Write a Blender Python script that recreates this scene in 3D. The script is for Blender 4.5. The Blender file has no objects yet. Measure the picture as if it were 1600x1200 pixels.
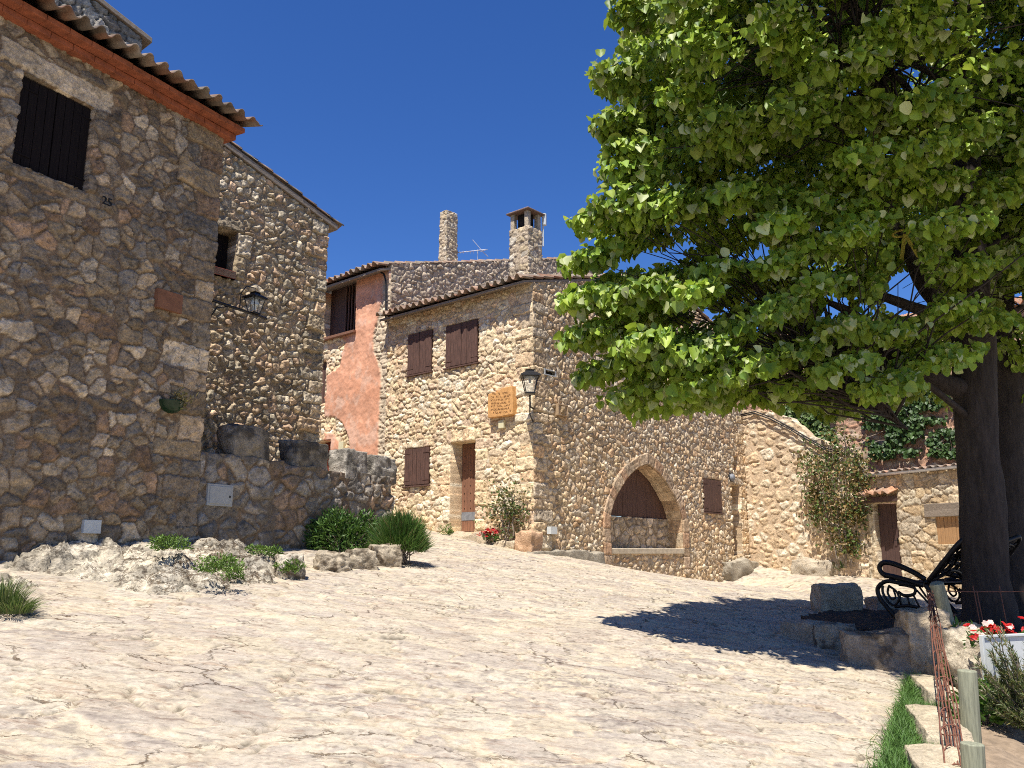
import bpy, math, random
import numpy as np
from mathutils import Vector, Matrix
R = math.radians
SC = bpy.context.scene
COL = SC.collection

# ------------------------------------------------------------------ camera
FPX, PITCH, EYE = 1320.0, R(11.3), np.array([0.0, 0.0, 1.6])
CP, SP = math.cos(PITCH), math.sin(PITCH)
cd = bpy.data.cameras.new('camera'); cam = bpy.data.objects.new('camera', cd); COL.objects.link(cam)
cam.location = EYE; cam.rotation_euler = (R(90) + PITCH, 0, 0)
cd.sensor_width = 36; cd.lens = 36 * FPX / 1600; cd.clip_end = 3000; cd.clip_start = 0.1
SC.camera = cam
# ------------------------------------------------------------------ light
SUN_EL, SUN_XY = R(64.5), (-0.372, -0.928)
sun_dir = Vector((SUN_XY[0] * math.cos(SUN_EL), SUN_XY[1] * math.cos(SUN_EL), math.sin(SUN_EL))).normalized()
w = bpy.data.worlds.new('World'); SC.world = w; w.use_nodes = True
nt = w.node_tree; bg = nt.nodes['Background']
sky = nt.nodes.new('ShaderNodeTexSky'); sky.sky_type = 'NISHITA'; sky.sun_disc = False
sky.sun_elevation = SUN_EL; sky.sun_rotation = math.atan2(SUN_XY[0], SUN_XY[1])
sky.altitude = 900; sky.air_density = 1.0; sky.dust_density = 0.35; sky.ozone_density = 6.0
hs = nt.nodes.new('ShaderNodeHueSaturation'); hs.inputs['Saturation'].default_value = 1.22; hs.inputs['Hue'].default_value = 0.513
hs.inputs['Value'].default_value = 1.15
nt.links.new(sky.outputs[0], hs.inputs['Color']); nt.links.new(hs.outputs[0], bg.inputs['Color'])
bg.inputs['Strength'].default_value = 0.085
sl = bpy.data.lights.new('sun', 'SUN'); sl.energy = 4.8; sl.angle = R(0.5); sl.color = (1.0, 0.95, 0.87)
so = bpy.data.objects.new('sun', sl); COL.objects.link(so)
so.rotation_euler = sun_dir.to_track_quat('Z', 'Y').to_euler()
SC.view_settings.view_transform = 'Standard'; SC.view_settings.look = 'None'
SC.view_settings.exposure = 0.64; SC.view_settings.gamma = 1
SC.cycles.filter_width = 1.0; SC.cycles.use_denoising = False; SC.cycles.max_bounces = 8; SC.cycles.transparent_max_bounces = 8

# ------------------------------------------------------------------ pixels to places
def ray(px, py):
    dx, dy = px - 800.0, 600.0 - py
    return np.array([dx, FPX * CP - dy * SP, FPX * SP + dy * CP])
def at(px, py, Y):
    r = ray(px, py); return EYE + r * (Y / r[1])
def unit(x, y):
    l = math.hypot(x, y); return np.array([x / l, y / l])
class Frame:
    """a vertical wall plane: u along it, v = height, w = out of it"""
    def __init__(s, O, d, n=None):
        s.O = np.array(O, float); s.d = unit(*d)
        s.n = np.array([s.d[1], -s.d[0]]) if n is None else unit(*n)
    def uv(s, px, py, w=0.0):
        r = ray(px, py); o = s.O + s.n * w
        t = ((o - EYE[:2]) @ s.n) / (r[:2] @ s.n); p = EYE + r * t
        return (p[:2] - o) @ s.d, p[2]
    def P(s, u, v, w=0.0):
        return np.array([s.O[0] + s.d[0] * u + s.n[0] * w, s.O[1] + s.d[1] * u + s.n[1] * w, v])
    def PV(s, u, v, w):
        return np.stack([s.O[0] + s.d[0] * u + s.n[0] * w, s.O[1] + s.d[1] * u + s.n[1] * w, v], -1)
    def rot(s):
        return math.atan2(s.d[1], s.d[0])
    def box(s, pxs, w=0.0):
        """(u0, u1, v0, v1) of a rectangle seen at pixels x0, y0, x1, y1 (y at left top / right bottom)"""
        u0, v1 = s.uv(pxs[0], pxs[1], w); u1, v0 = s.uv(pxs[2], pxs[3], w)
        return u0, u1, v0, v1

def ground(x, y):
    x = np.asarray(x, float); y = np.asarray(y, float)
    xc = np.clip(x, -14, 14); yc = np.clip(y, -6, 27)
    z = -0.12 * xc + 0.1 * yc
    z = z - 1.02 * np.exp(-((xc - 4.7) ** 2 / 10 + (yc - 21.2) ** 2 / 12))
    return z
def gpt(px, py, h=0.0):
    r = ray(px, py); lo, hi = 0.5 / r[1], 60.0 / r[1]
    f = lambda t: EYE[2] + r[2] * t - ground(r[0] * t, r[1] * t) - h
    for k in range(60):
        m = (lo + hi) / 2
        if f(m) > 0: lo = m
        else: hi = m
    return EYE + r * lo

# ------------------------------------------------------------------ noise
def hsh(i, j, s=0):
    i = np.asarray(i).astype(np.int64); j = np.asarray(j).astype(np.int64)
    n = (i * 374761393 + j * 668265263 + int(s) * 974634777 + 12345) & 0xffffffff
    n = ((n ^ (n >> 13)) * 1274126177) & 0xffffffff
    n = ((n ^ (n >> 15)) * 2246822519) & 0xffffffff
    return ((n ^ (n >> 16)) & 0xffffffff) / 4294967296.0
def vn2(x, y, s=0):
    i = np.floor(x); j = np.floor(y); a = x - i; b = y - j
    a = a * a * (3 - 2 * a); b = b * b * (3 - 2 * b)
    return ((hsh(i, j, s) * (1 - a) + hsh(i + 1, j, s) * a) * (1 - b)
            + (hsh(i, j + 1, s) * (1 - a) + hsh(i + 1, j + 1, s) * a) * b) * 2 - 1
def fbm2(x, y, s=0, o=4, g=0.5):
    t = 0; a = 1.0
    for k in range(o):
        t = t + a * vn2(x, y, s + k * 17); x = x * 2.03 + 7.1; y = y * 2.03 + 3.7; a *= g
    return t
def vn3(x, y, z, s=0):
    k = np.floor(z); c = z - k; c = c * c * (3 - 2 * c); out = 0
    i = np.floor(x); j = np.floor(y); a = x - i; b = y - j
    a = a * a * (3 - 2 * a); b = b * b * (3 - 2 * b)
    for dk, wt in ((0, 1 - c), (1, c)):
        q = (k + dk) * 7919
        out = out + wt * ((hsh(i, j + q, s) * (1 - a) + hsh(i + 1, j + q, s) * a) * (1 - b)
            + (hsh(i, j + 1 + q, s) * (1 - a) + hsh(i + 1, j + 1 + q, s) * a) * b)
    return out * 2 - 1
def fbm3(x, y, z, s=0, o=4, g=0.5):
    t = 0; a = 1.0
    for k in range(o):
        t = t + a * vn3(x, y, z, s + k * 17); x = x * 2.03 + 5.1; y = y * 2.03 + 1.7; z = z * 2.03 + 9.2; a *= g
    return t
def sstep(a, b, x):
    t = np.clip((x - a) / (b - a), 0, 1); return t * t * (3 - 2 * t)

# ------------------------------------------------------------------ materials
def new_mat(name):
    m = bpy.data.materials.new(name); m.use_nodes = True
    n = m.node_tree.nodes; return m, n, m.node_tree.links, n['Principled BSDF']
def grain(n, l, src, scale, lo, hi, detail=6.0, stretch=None, coord='Object'):
    """multiply a colour by a noise between lo and hi"""
    tc = n.new('ShaderNodeTexCoord'); nz = n.new('ShaderNodeTexNoise')
    nz.inputs['Scale'].default_value = scale; nz.inputs['Detail'].default_value = detail
    nz.inputs['Roughness'].default_value = 0.65
    if stretch:
        mp = n.new('ShaderNodeMapping'); mp.inputs['Scale'].default_value = stretch
        l.new(tc.outputs[coord], mp.inputs[0]); l.new(mp.outputs[0], nz.inputs['Vector'])
    else: l.new(tc.outputs[coord], nz.inputs['Vector'])
    mr = n.new('ShaderNodeMapRange'); mr.inputs['From Min'].default_value = 0.3; mr.inputs['From Max'].default_value = 0.7
    mr.inputs['To Min'].default_value = lo; mr.inputs['To Max'].default_value = hi
    l.new(nz.outputs['Fac'], mr.inputs['Value'])
    mx = n.new('ShaderNodeMix'); mx.data_type = 'RGBA'; mx.blend_type = 'MULTIPLY'; mx.inputs[0].default_value = 1.0
    l.new(src, mx.inputs[6]); l.new(mr.outputs[0], mx.inputs[7])
    return mx.outputs[2], nz.outputs['Fac']
def bump(n, l, b, h, strength, dist):
    bp = n.new('ShaderNodeBump'); bp.inputs['Strength'].default_value = strength; bp.inputs['Distance'].default_value = dist
    l.new(h, bp.inputs['Height']); l.new(bp.outputs[0], b.inputs['Normal'])
def attr_mat(name, rough=0.92, s1=7, a1=(0.8, 1.2), s2=45, a2=(0.72, 1.25), bs=0.5, bd=0.012, spec=0.25):
    m, n, l, b = new_mat(name)
    at_ = n.new('ShaderNodeAttribute'); at_.attribute_name = 'Col'
    c, h1 = grain(n, l, at_.outputs['Color'], s1, *a1)
    c, h2 = grain(n, l, c, s2, *a2)
    l.new(c, b.inputs['Base Color']); b.inputs['Roughness'].default_value = rough
    b.inputs['Specular IOR Level'].default_value = spec
    bump(n, l, b, h2, bs, bd); return m
def plain(name, col, rough=0.7, scale=12, var=(0.8, 1.2), bs=0.2, bd=0.005, metal=0.0, stretch=None, spec=0.4):
    m, n, l, b = new_mat(name)
    rgb = n.new('ShaderNodeRGB'); rgb.outputs[0].default_value = (*col, 1)
    c, h = grain(n, l, rgb.outputs[0], scale, *var, stretch=stretch)
    l.new(c, b.inputs['Base Color']); b.inputs['Roughness'].default_value = rough
    b.inputs['Metallic'].default_value = metal; b.inputs['Specular IOR Level'].default_value = spec
    if bs: bump(n, l, b, h, bs, bd)
    return m
def crack_mat(name, rough, sc, w_, mask, flecks, fs_, fd, stretch, a1, a2, s2, bd):
    m, n, l, b = new_mat(name)
    at_ = n.new('ShaderNodeAttribute'); at_.attribute_name = 'Col'
    c, h1 = grain(n, l, at_.outputs['Color'], 8, *a1); c, h2 = grain(n, l, c, s2, *a2)
    tc = n.new('ShaderNodeTexCoord'); mp = n.new('ShaderNodeMapping'); mp.inputs['Scale'].default_value = stretch; mp.inputs['Rotation'].default_value = (0, 0, -0.2)
    l.new(tc.outputs['Object'], mp.inputs[0])
    dn = n.new('ShaderNodeTexNoise'); dn.inputs['Scale'].default_value = 3.0; dn.inputs['Detail'].default_value = 7; dn.inputs['Roughness'].default_value = 0.7; l.new(mp.outputs[0], dn.inputs['Vector'])
    sb = n.new('ShaderNodeVectorMath'); sb.operation = 'SCALE'; sb.inputs['Scale'].default_value = 0.30 if name == 'paving' else 0.55; l.new(dn.outputs['Color'], sb.inputs[0])
    ad = n.new('ShaderNodeVectorMath'); ad.operation = 'ADD'; l.new(mp.outputs[0], ad.inputs[0]); l.new(sb.outputs[0], ad.inputs[1])
    height = None
    for k, (scale, width) in enumerate(zip(sc, w_)):
        vo = n.new('ShaderNodeTexVoronoi'); vo.feature = 'DISTANCE_TO_EDGE'; vo.inputs['Scale'].default_value = scale; l.new(ad.outputs[0], vo.inputs['Vector'])
        r1 = n.new('ShaderNodeMapRange'); r1.interpolation_type = 'SMOOTHSTEP'; r1.inputs['From Min'].default_value = width * 0.3; r1.inputs['From Max'].default_value = width; r1.inputs['To Min'].default_value = 1; r1.inputs['To Max'].default_value = 0; l.new(vo.outputs['Distance'], r1.inputs['Value'])
        mk = n.new('ShaderNodeTexNoise'); mk.inputs['Scale'].default_value = 1.7 + 1.9 * k; mk.inputs['Detail'].default_value = 4; l.new(tc.outputs['Object'], mk.inputs['Vector'])
        r2 = n.new('ShaderNodeMapRange'); r2.interpolation_type = 'SMOOTHSTEP'; r2.inputs['From Min'].default_value = mask[k]; r2.inputs['From Max'].default_value = mask[k] + 0.1; l.new(mk.outputs['Fac'], r2.inputs['Value'])
        mu = n.new('ShaderNodeMath'); mu.operation = 'MULTIPLY'; l.new(r1.outputs[0], mu.inputs[0]); l.new(r2.outputs[0], mu.inputs[1])
        mx = n.new('ShaderNodeMix'); mx.data_type = 'RGBA'; mx.blend_type = 'MULTIPLY'; l.new(mu.outputs[0], mx.inputs[0]); l.new(c, mx.inputs[6]); mx.inputs[7].default_value = (0.45, 0.39, 0.34, 1); c = mx.outputs[2]
        if height is None: height = mu.outputs[0]
        else:
            a_ = n.new('ShaderNodeMath'); a_.operation = 'MAXIMUM'; l.new(height, a_.inputs[0]); l.new(mu.outputs[0], a_.inputs[1]); height = a_.outputs[0]
    fm_ = n.new('ShaderNodeMapping'); fm_.inputs['Scale'].default_value = (stretch[0], stretch[1] * 1.7, stretch[2]); fm_.inputs['Rotation'].default_value = (0, 0, -0.2); l.new(tc.outputs['Object'], fm_.inputs[0])
    fn = n.new('ShaderNodeTexNoise'); fn.inputs['Scale'].default_value = fs_; fn.inputs['Detail'].default_value = 8; fn.inputs['Roughness'].default_value = 0.72; l.new(fm_.outputs[0], fn.inputs['Vector'])
    r3 = n.new('ShaderNodeMapRange'); r3.interpolation_type = 'SMOOTHSTEP'; r3.inputs['From Min'].default_value = flecks; r3.inputs['From Max'].default_value = flecks + 0.07; r3.inputs['To Max'].default_value = fd; l.new(fn.outputs['Fac'], r3.inputs['Value'])
    mx = n.new('ShaderNodeMix'); mx.data_type = 'RGBA'; mx.blend_type = 'MULTIPLY'; l.new(r3.outputs[0], mx.inputs[0]); l.new(c, mx.inputs[6]); mx.inputs[7].default_value = (0.42, 0.37, 0.35, 1); c = mx.outputs[2]
    if name == 'paving':
        c, k1 = chips(n, l, c, 3.2, (1, 3.4, 1), 0.46, 0.53)
        c, k2 = chips(n, l, c, 8.5, (1, 3.0, 1), 0.44, 0.56, tint=(0.66, 0.60, 0.57), light=(1.08, 1.08, 1.06), seedv=7.0)
        h2 = k2
    l.new(c, b.inputs['Base Color']); b.inputs['Roughness'].default_value = rough; b.inputs['Specular IOR Level'].default_value = 0.2
    hm = n.new('ShaderNodeMath'); hm.operation = 'MULTIPLY_ADD'; l.new(height, hm.inputs[0]); hm.inputs[1].default_value = -1.2; l.new(h2, hm.inputs[2])
    h3 = n.new('ShaderNodeMath'); h3.operation = 'MULTIPLY_ADD'; l.new(r3.outputs[0], h3.inputs[0]); h3.inputs[1].default_value = -0.5; l.new(hm.outputs[0], h3.inputs[2])
    bump(n, l, b, h3.outputs[0], 0.7, bd); return m
def chips(n, l, c, scale, stretch, lo, hi, rot=-0.2, detail=9.0, tint=(0.82, 0.755, 0.73), light=(1.13, 1.12, 1.08), seedv=0.0):
    tc = n.new('ShaderNodeTexCoord'); mp = n.new('ShaderNodeMapping'); mp.inputs['Scale'].default_value = stretch; mp.inputs['Rotation'].default_value = (0, 0, rot); mp.inputs['Location'].default_value = (seedv, seedv, 0)
    l.new(tc.outputs['Object'], mp.inputs[0]); nz = n.new('ShaderNodeTexNoise'); nz.inputs['Scale'].default_value = scale; nz.inputs['Detail'].default_value = detail; nz.inputs['Roughness'].default_value = 0.74; nz.inputs['Distortion'].default_value = 0.4; l.new(mp.outputs[0], nz.inputs['Vector'])
    for fm, to, col in ((hi, hi + 0.08, tint), (lo, lo - 0.10, light)):
        r = n.new('ShaderNodeMapRange'); r.interpolation_type = 'SMOOTHSTEP'; r.inputs['From Min'].default_value = min(fm, to); r.inputs['From Max'].default_value = max(fm, to)
        if to < fm: r.inputs['To Min'].default_value = 1; r.inputs['To Max'].default_value = 0
        l.new(nz.outputs['Fac'], r.inputs['Value'])
        mx = n.new('ShaderNodeMix'); mx.data_type = 'RGBA'; mx.blend_type = 'MULTIPLY'; l.new(r.outputs[0], mx.inputs[0]); l.new(c, mx.inputs[6]); mx.inputs[7].default_value = (*col, 1); c = mx.outputs[2]
    return c, nz.outputs['Fac']
def leaf_mat(name, trans=(0.42, 0.52, 0.05), rough=0.5, tf=0.34):
    m, n, l, b = new_mat(name)
    at_ = n.new('ShaderNodeAttribute'); at_.attribute_name = 'Col'
    l.new(at_.outputs['Color'], b.inputs['Base Color']); b.inputs['Roughness'].default_value = rough
    b.inputs['Specular IOR Level'].default_value = 0.4
    tr = n.new('ShaderNodeBsdfTranslucent')
    mx2 = n.new('ShaderNodeMix'); mx2.data_type = 'RGBA'; mx2.blend_type = 'MIX'; mx2.inputs[0].default_value = 0.6
    l.new(at_.outputs['Color'], mx2.inputs[6]); mx2.inputs[7].default_value = (*trans, 1)
    l.new(mx2.outputs[2], tr.inputs['Color'])
    mx = n.new('ShaderNodeMixShader'); mx.inputs[0].default_value = tf
    l.new(b.outputs[0], mx.inputs[1]); l.new(tr.outputs[0], mx.inputs[2])
    l.new(mx.outputs[0], n['Material Output'].inputs['Surface']); return m
M = {}
M['masonry'] = attr_mat('masonry', s1=8, a1=(0.80, 1.2), s2=42, a2=(0.62, 1.32), bs=0.8, bd=0.02)
M['render'] = attr_mat('lime_render', s1=4, a1=(0.82, 1.15), s2=60, a2=(0.85, 1.15), bs=0.4, bd=0.008)
M['paving'] = crack_mat('paving', 0.9, (1.15, 1.9), (0.012, 0.012), (0.50, 0.56), 0.62, 7.0, 0.4, (1, 2.1, 1), (0.88, 1.12), (0.84, 1.14), 40, 0.018)
M['rock'] = crack_mat('rock', 0.92, (3.2, 8.0), (0.06, 0.06), (0.45, 0.46), 0.55, 9.0, 0.85, (1, 1, 1.4), (0.75, 1.2), (0.6, 1.3), 40, 0.035)
M['block'] = attr_mat('dressed_block', s1=6, a1=(0.78, 1.18), s2=40, a2=(0.66, 1.25), bs=0.9, bd=0.025)
M['tile'] = attr_mat('clay_tile', s1=9, a1=(0.75, 1.2), s2=50, a2=(0.75, 1.25), bs=0.3, bd=0.006, rough=0.85)
M['bark'] = plain('bark', (0.038, 0.029, 0.024), 0.95, 9, (0.55, 1.5), 0.9, 0.03, stretch=(2.2, 2.2, 0.5))
M['wood'] = plain('brown_stained_wood', (0.105, 0.055, 0.040), 0.75, 10, (0.45, 1.6), 0.4, 0.004, stretch=(6, 6, 0.5))
M['wood_black'] = plain('dark_painted_wood', (0.012, 0.009, 0.009), 0.85, 10, (0.7, 1.4), 0.3, 0.003, stretch=(6, 6, 0.5), spec=0.1)
M['wood_door'] = plain('weathered_door_wood', (0.22, 0.105, 0.062), 0.75, 9, (0.6, 1.35), 0.4, 0.004, stretch=(7, 7, 0.45))
M['wood_door_dark'] = plain('purple_brown_door_wood', (0.085, 0.048, 0.040), 0.75, 9, (0.65, 1.35), 0.4, 0.004, stretch=(7, 7, 0.45))
M['wood_pine'] = plain('bare_pine_boards', (0.42, 0.24, 0.11), 0.75, 9, (0.7, 1.25), 0.3, 0.003, stretch=(7, 7, 0.45))
M['wood_grey'] = plain('grey_old_timber', (0.26, 0.21, 0.16), 0.85, 9, (0.6, 1.3), 0.5, 0.006, stretch=(2, 2, 6))
M['post'] = plain('treated_post_wood', (0.27, 0.275, 0.19), 0.85, 10, (0.55, 1.3), 0.4, 0.004, stretch=(6, 6, 0.5))
M['iron'] = plain('black_iron', (0.010, 0.010, 0.011), 0.45, 25, (0.7, 1.4), 0.15, 0.002)
M['bench'] = plain('cast_iron_paint', (0.007, 0.006, 0.006), 0.5, 30, (0.7, 1.4), 0.2, 0.002)
M['rust'] = plain('rusty_wire', (0.16, 0.065, 0.040), 0.85, 40, (0.6, 1.5), 0.3, 0.002)
M['white'] = plain('white_plastic', (0.62, 0.64, 0.62), 0.5, 10, (0.9, 1.06), 0.05, 0.001)
M['greybox'] = plain('grey_plastic', (0.42, 0.43, 0.42), 0.5, 10, (0.9, 1.08), 0.05, 0.001)
M['cream'] = plain('cream_enamel', (0.72, 0.66, 0.42), 0.4, 8, (0.9, 1.06), 0.05, 0.001)
M['band'] = plain('dull_iron_band', (0.20, 0.21, 0.23), 0.6, 12, (0.7, 1.3), 0.1, 0.002)
M['steel'] = plain('zinc_gutter', (0.55, 0.56, 0.60), 0.35, 12, (0.85, 1.1), 0.1, 0.002, metal=0.6)
M['brick'] = plain('cornice_brick', (0.31, 0.095, 0.045), 0.85, 8, (0.6, 1.35), 0.4, 0.006)
M['terra'] = plain('terracotta', (0.235, 0.105, 0.055), 0.8, 9, (0.75, 1.25), 0.3, 0.004)
M['redpaint'] = plain('red_box_paint', (0.22, 0.045, 0.025), 0.7, 9, (0.75, 1.2), 0.2, 0.003)
M['ochre'] = plain('ochre_plaque_stone', (0.62, 0.33, 0.12), 0.9, 14, (0.75, 1.25), 0.5, 0.006)
M['ochre_cut'] = plain('plaque_cut_letters', (0.16, 0.07, 0.025), 0.95, 20, (0.8, 1.2), 0.2, 0.002)
M['claytile'] = plain('fired_clay', (0.40, 0.28, 0.165), 0.9, 10, (0.75, 1.2), 0.3, 0.005)
M['sandstone'] = plain('pale_sandstone', (0.55, 0.46, 0.33), 0.9, 8, (0.75, 1.2), 0.5, 0.01)
M['cable'] = plain('black_cable', (0.015, 0.014, 0.014), 0.6, 30, (0.8, 1.2), 0, 0)
M['darkhole'] = plain('dark_interior', (0.02, 0.017, 0.015), 0.95, 5, (0.8, 1.2), 0, 0)
M['greenpot'] = plain('dark_green_glaze', (0.012, 0.035, 0.015), 0.3, 10, (0.8, 1.2), 0.05, 0.001)
M['yellow'] = plain('yellow_tape', (0.60, 0.50, 0.07), 0.6, 14, (0.85, 1.1), 0.05, 0.001)
M['soil'] = plain('dark_leaf_litter', (0.05, 0.033, 0.022), 0.97, 22, (0.5, 1.6), 1.0, 0.03)
M['earth'] = plain('pale_garden_earth', (0.29, 0.215, 0.145), 0.97, 12, (0.65, 1.25), 0.9, 0.03)
M['petal'] = leaf_mat('flower_petal', (0.8, 0.02, 0.01), 0.5, 0.3)
M['leaf'] = leaf_mat('lime_tree_leaf')
M['herb'] = leaf_mat('shrub_leaf', (0.12, 0.22, 0.03), 0.5, 0.25)
gm, gn, gl, gb = new_mat('lantern_glass')
gb.inputs['Base Color'].default_value = (0.8, 0.85, 0.85, 1); gb.inputs['Roughness'].default_value = 0.08
gb.inputs['Transmission Weight'].default_value = 0.0; gb.inputs['Alpha'].default_value = 0.14
M['glass'] = gm
def pane_mat():
    m, n, l, b = new_mat('milk_glass'); b.inputs['Base Color'].default_value = (0.72, 0.78, 0.78, 1); b.inputs['Roughness'].default_value = 0.25
    nz = n.new('ShaderNodeTexNoise'); nz.inputs['Scale'].default_value = 6; bump(n, l, b, nz.outputs['Fac'], 0.05, 0.01); return m
M['milk'] = pane_mat()

# ------------------------------------------------------------------ objects
def root(name, loc, label, cat, group=None, kind=None):
    o = bpy.data.objects.new(name, None); COL.objects.link(o); o.location = [float(c) for c in loc]
    o.empty_display_size = 0.2
    return tag(o, label, cat, group, kind)
def tag(o, label=None, cat=None, group=None, kind=None):
    if label: o['label'] = label
    if cat: o['category'] = cat
    if group: o['group'] = group
    if kind: o['kind'] = kind
    return o
def chain_inv(p):
    t = Vector((0, 0, 0))
    if p.parent is None: t = Vector(p.location)
    else: return chain_inv(p.parent)
    return Matrix.Translation(-t)
def adopt(o, parent):
    o.parent = parent
    if parent.parent is None:
        o.matrix_parent_inverse = Matrix.Translation(-Vector(parent.location))
    return o
def np_mesh(name, V, faces, mat, parent=None, col=None, smooth=True, base=None):
    """V (n,3); faces a list of (m,k) int arrays; col (n,3)"""
    V = np.asarray(V, float)
    if base is not None: V = V - np.asarray(base, float)
    faces = [np.asarray(f, np.int64) for f in faces if len(f)]
    me = bpy.data.meshes.new(name)
    me.vertices.add(len(V)); me.vertices.foreach_set('co', V.astype(np.float32).ravel())
    loops = np.concatenate([f.ravel() for f in faces]).astype(np.int32)
    tot = np.concatenate([np.full(len(f), f.shape[1]) for f in faces]).astype(np.int32)
    st = np.concatenate([[0], np.cumsum(tot)[:-1]]).astype(np.int32)
    me.loops.add(len(loops)); me.loops.foreach_set('vertex_index', loops)
    me.polygons.add(len(tot)); me.polygons.foreach_set('loop_start', st); me.polygons.foreach_set('loop_total', tot)
    me.polygons.foreach_set('use_smooth', np.full(len(tot), bool(smooth)))
    if col is not None:
        a = me.attributes.new('Col', 'FLOAT_COLOR', 'POINT')
        c = np.ones((len(V), 4), np.float32); c[:, :3] = np.clip(col, 0, 1); a.data.foreach_set('color', c.ravel())
    me.update(calc_edges=True); me.validate()
    if mat is not None: me.materials.append(M[mat] if isinstance(mat, str) else mat)
    o = bpy.data.objects.new(name, me); COL.objects.link(o)
    if base is not None: o.location = [float(c) for c in base]
    if parent is not None: adopt(o, parent)
    return o
class MB:
    def __init__(s): s.v = []; s.f = {}; s.c = []; s.n = 0
    def add(s, V, F, col=None):
        V = np.asarray(V, float).reshape(-1, 3)
        for f in F:
            s.f.setdefault(len(f), []).append([i + s.n for i in f])
        s.v.append(V); s.n += len(V)
        s.c.append(np.tile(np.asarray(col if col is not None else (0.5, 0.5, 0.5), float), (len(V), 1)) if col is None or np.ndim(col) == 1 else col)
        return s
    def hexa(s, P, col=None):
        return s.add(P, [(0, 3, 2, 1), (4, 5, 6, 7), (0, 1, 5, 4), (1, 2, 6, 5), (2, 3, 7, 6), (3, 0, 4, 7)], col)
    def fbox(s, fr, u0, u1, v0, v1, w0, w1, col=None, j=0.0):
        P = np.array([fr.P(u0, v0, w1), fr.P(u1, v0, w1), fr.P(u1, v0, w0), fr.P(u0, v0, w0),
                      fr.P(u0, v1, w1), fr.P(u1, v1, w1), fr.P(u1, v1, w0), fr.P(u0, v1, w0)])
        if j: P = P + RNG.uniform(-j, j, P.shape)
        return s.hexa(P, col)
    def tube(s, pts, rad, k=8, col=None, caps=True, closed=False, flat=1.0):
        pts = np.asarray(pts, float); n = len(pts); rad = np.broadcast_to(np.asarray(rad, float), (n,))
        T = np.gradient(pts, axis=0) if not closed else np.roll(pts, -1, 0) - np.roll(pts, 1, 0)
        T /= np.linalg.norm(T, axis=1, keepdims=True) + 1e-9
        ref = np.array([0, 0, 1.0]) if abs(T[0][2]) < 0.9 else np.array([1.0, 0, 0])
        A = np.cross(T[0], ref); A /= np.linalg.norm(A); rings = []
        for i in range(n):
            A = A - T[i] * (A @ T[i]); A /= np.linalg.norm(A) + 1e-9
            B = np.cross(T[i], A); an = np.arange(k) * 2 * math.pi / k
            rings.append(pts[i] + rad[i] * (np.cos(an)[:, None] * A + flat * np.sin(an)[:, None] * B))
        F = []
        for i in range(n if closed else n - 1):
            a, b = i * k, ((i + 1) % n) * k
            for q in range(k): F.append((a + q, a + (q + 1) % k, b + (q + 1) % k, b + q))
        if caps and not closed:
            F.append(tuple(range(k))[::-1]); F.append(tuple((n - 1) * k + q for q in range(k)))
        return s.add(np.concatenate(rings), F, col)
    def ngon_prism(s, base, top, col=None):
        n = len(base); V = np.concatenate([base, top])
        return s.add(V, [tuple(range(n))[::-1], tuple(range(n, 2 * n))] + [(i, (i + 1) % n, n + (i + 1) % n, n + i) for i in range(n)], col)
    def build(s, name, mat, parent=None, smooth=False, bev=0.0, base=None):
        o = np_mesh(name, np.concatenate(s.v), [np.array(f) for f in s.f.values()], mat, parent, np.concatenate(s.c), smooth, base)
        if bev:
            m = o.modifiers.new('bevel', 'BEVEL'); m.width = bev; m.segments = 2; m.limit_method = 'ANGLE'
        return o
RNG = np.random.default_rng(11)
random.seed(5)

# ------------------------------------------------------------------ masonry
def voronoi(u, v, st):
    """nearest and second nearest stone of a coursed, irregular bond"""
    sx, sy, sd = st['sx'], st['sy'], st.get('seed', 1)
    jit, drop, p = st.get('jit', 0.8), st.get('drop', 0.2), st.get('p', 2.6)
    row0 = np.floor(v / sy)
    F1 = np.full(u.shape, 9.0); F2 = F1.copy(); ID = np.zeros(u.shape); DU = ID.copy(); DV = ID.copy()
    for dj in (-2, -1, 0, 1, 2):
        row = row0 + dj; sh = hsh(row, 0, sd + 3) * sx * 5; wx = sx * (0.75 + 0.6 * hsh(row, 1, sd + 4)) if st.get('rowvar') else sx
        i0 = np.floor((u + sh) / wx)
        for di in (-2, -1, 0, 1, 2):
            i = i0 + di
            act = hsh(i, row, sd) > drop
            du = u - ((i + 0.5 + jit * (hsh(i, row, sd + 1) - 0.5)) * wx - sh)
            dv = v - (row + 0.5 + jit * (hsh(i, row, sd + 2) - 0.5)) * sy
            an = 0.75 + 0.6 * hsh(i, row, sd + 5)
            d = ((np.abs(du) / wx * an) ** p + (np.abs(dv) / sy / an) ** p) ** (1 / p)
            d = np.where(act, d - st.get('wt', 0.12) * hsh(i, row, sd + 6), 9.0)
            near = d < F1
            F2 = np.where(near, F1, np.minimum(F2, d)); ID = np.where(near, hsh(i, row, sd + 9), ID)
            DU = np.where(near, du, DU); DV = np.where(near, dv, DV); F1 = np.minimum(F1, d)
    return (F2 - F1) * 0.5 * (sx * sy) ** 0.5, ID, DU, DV
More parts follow.
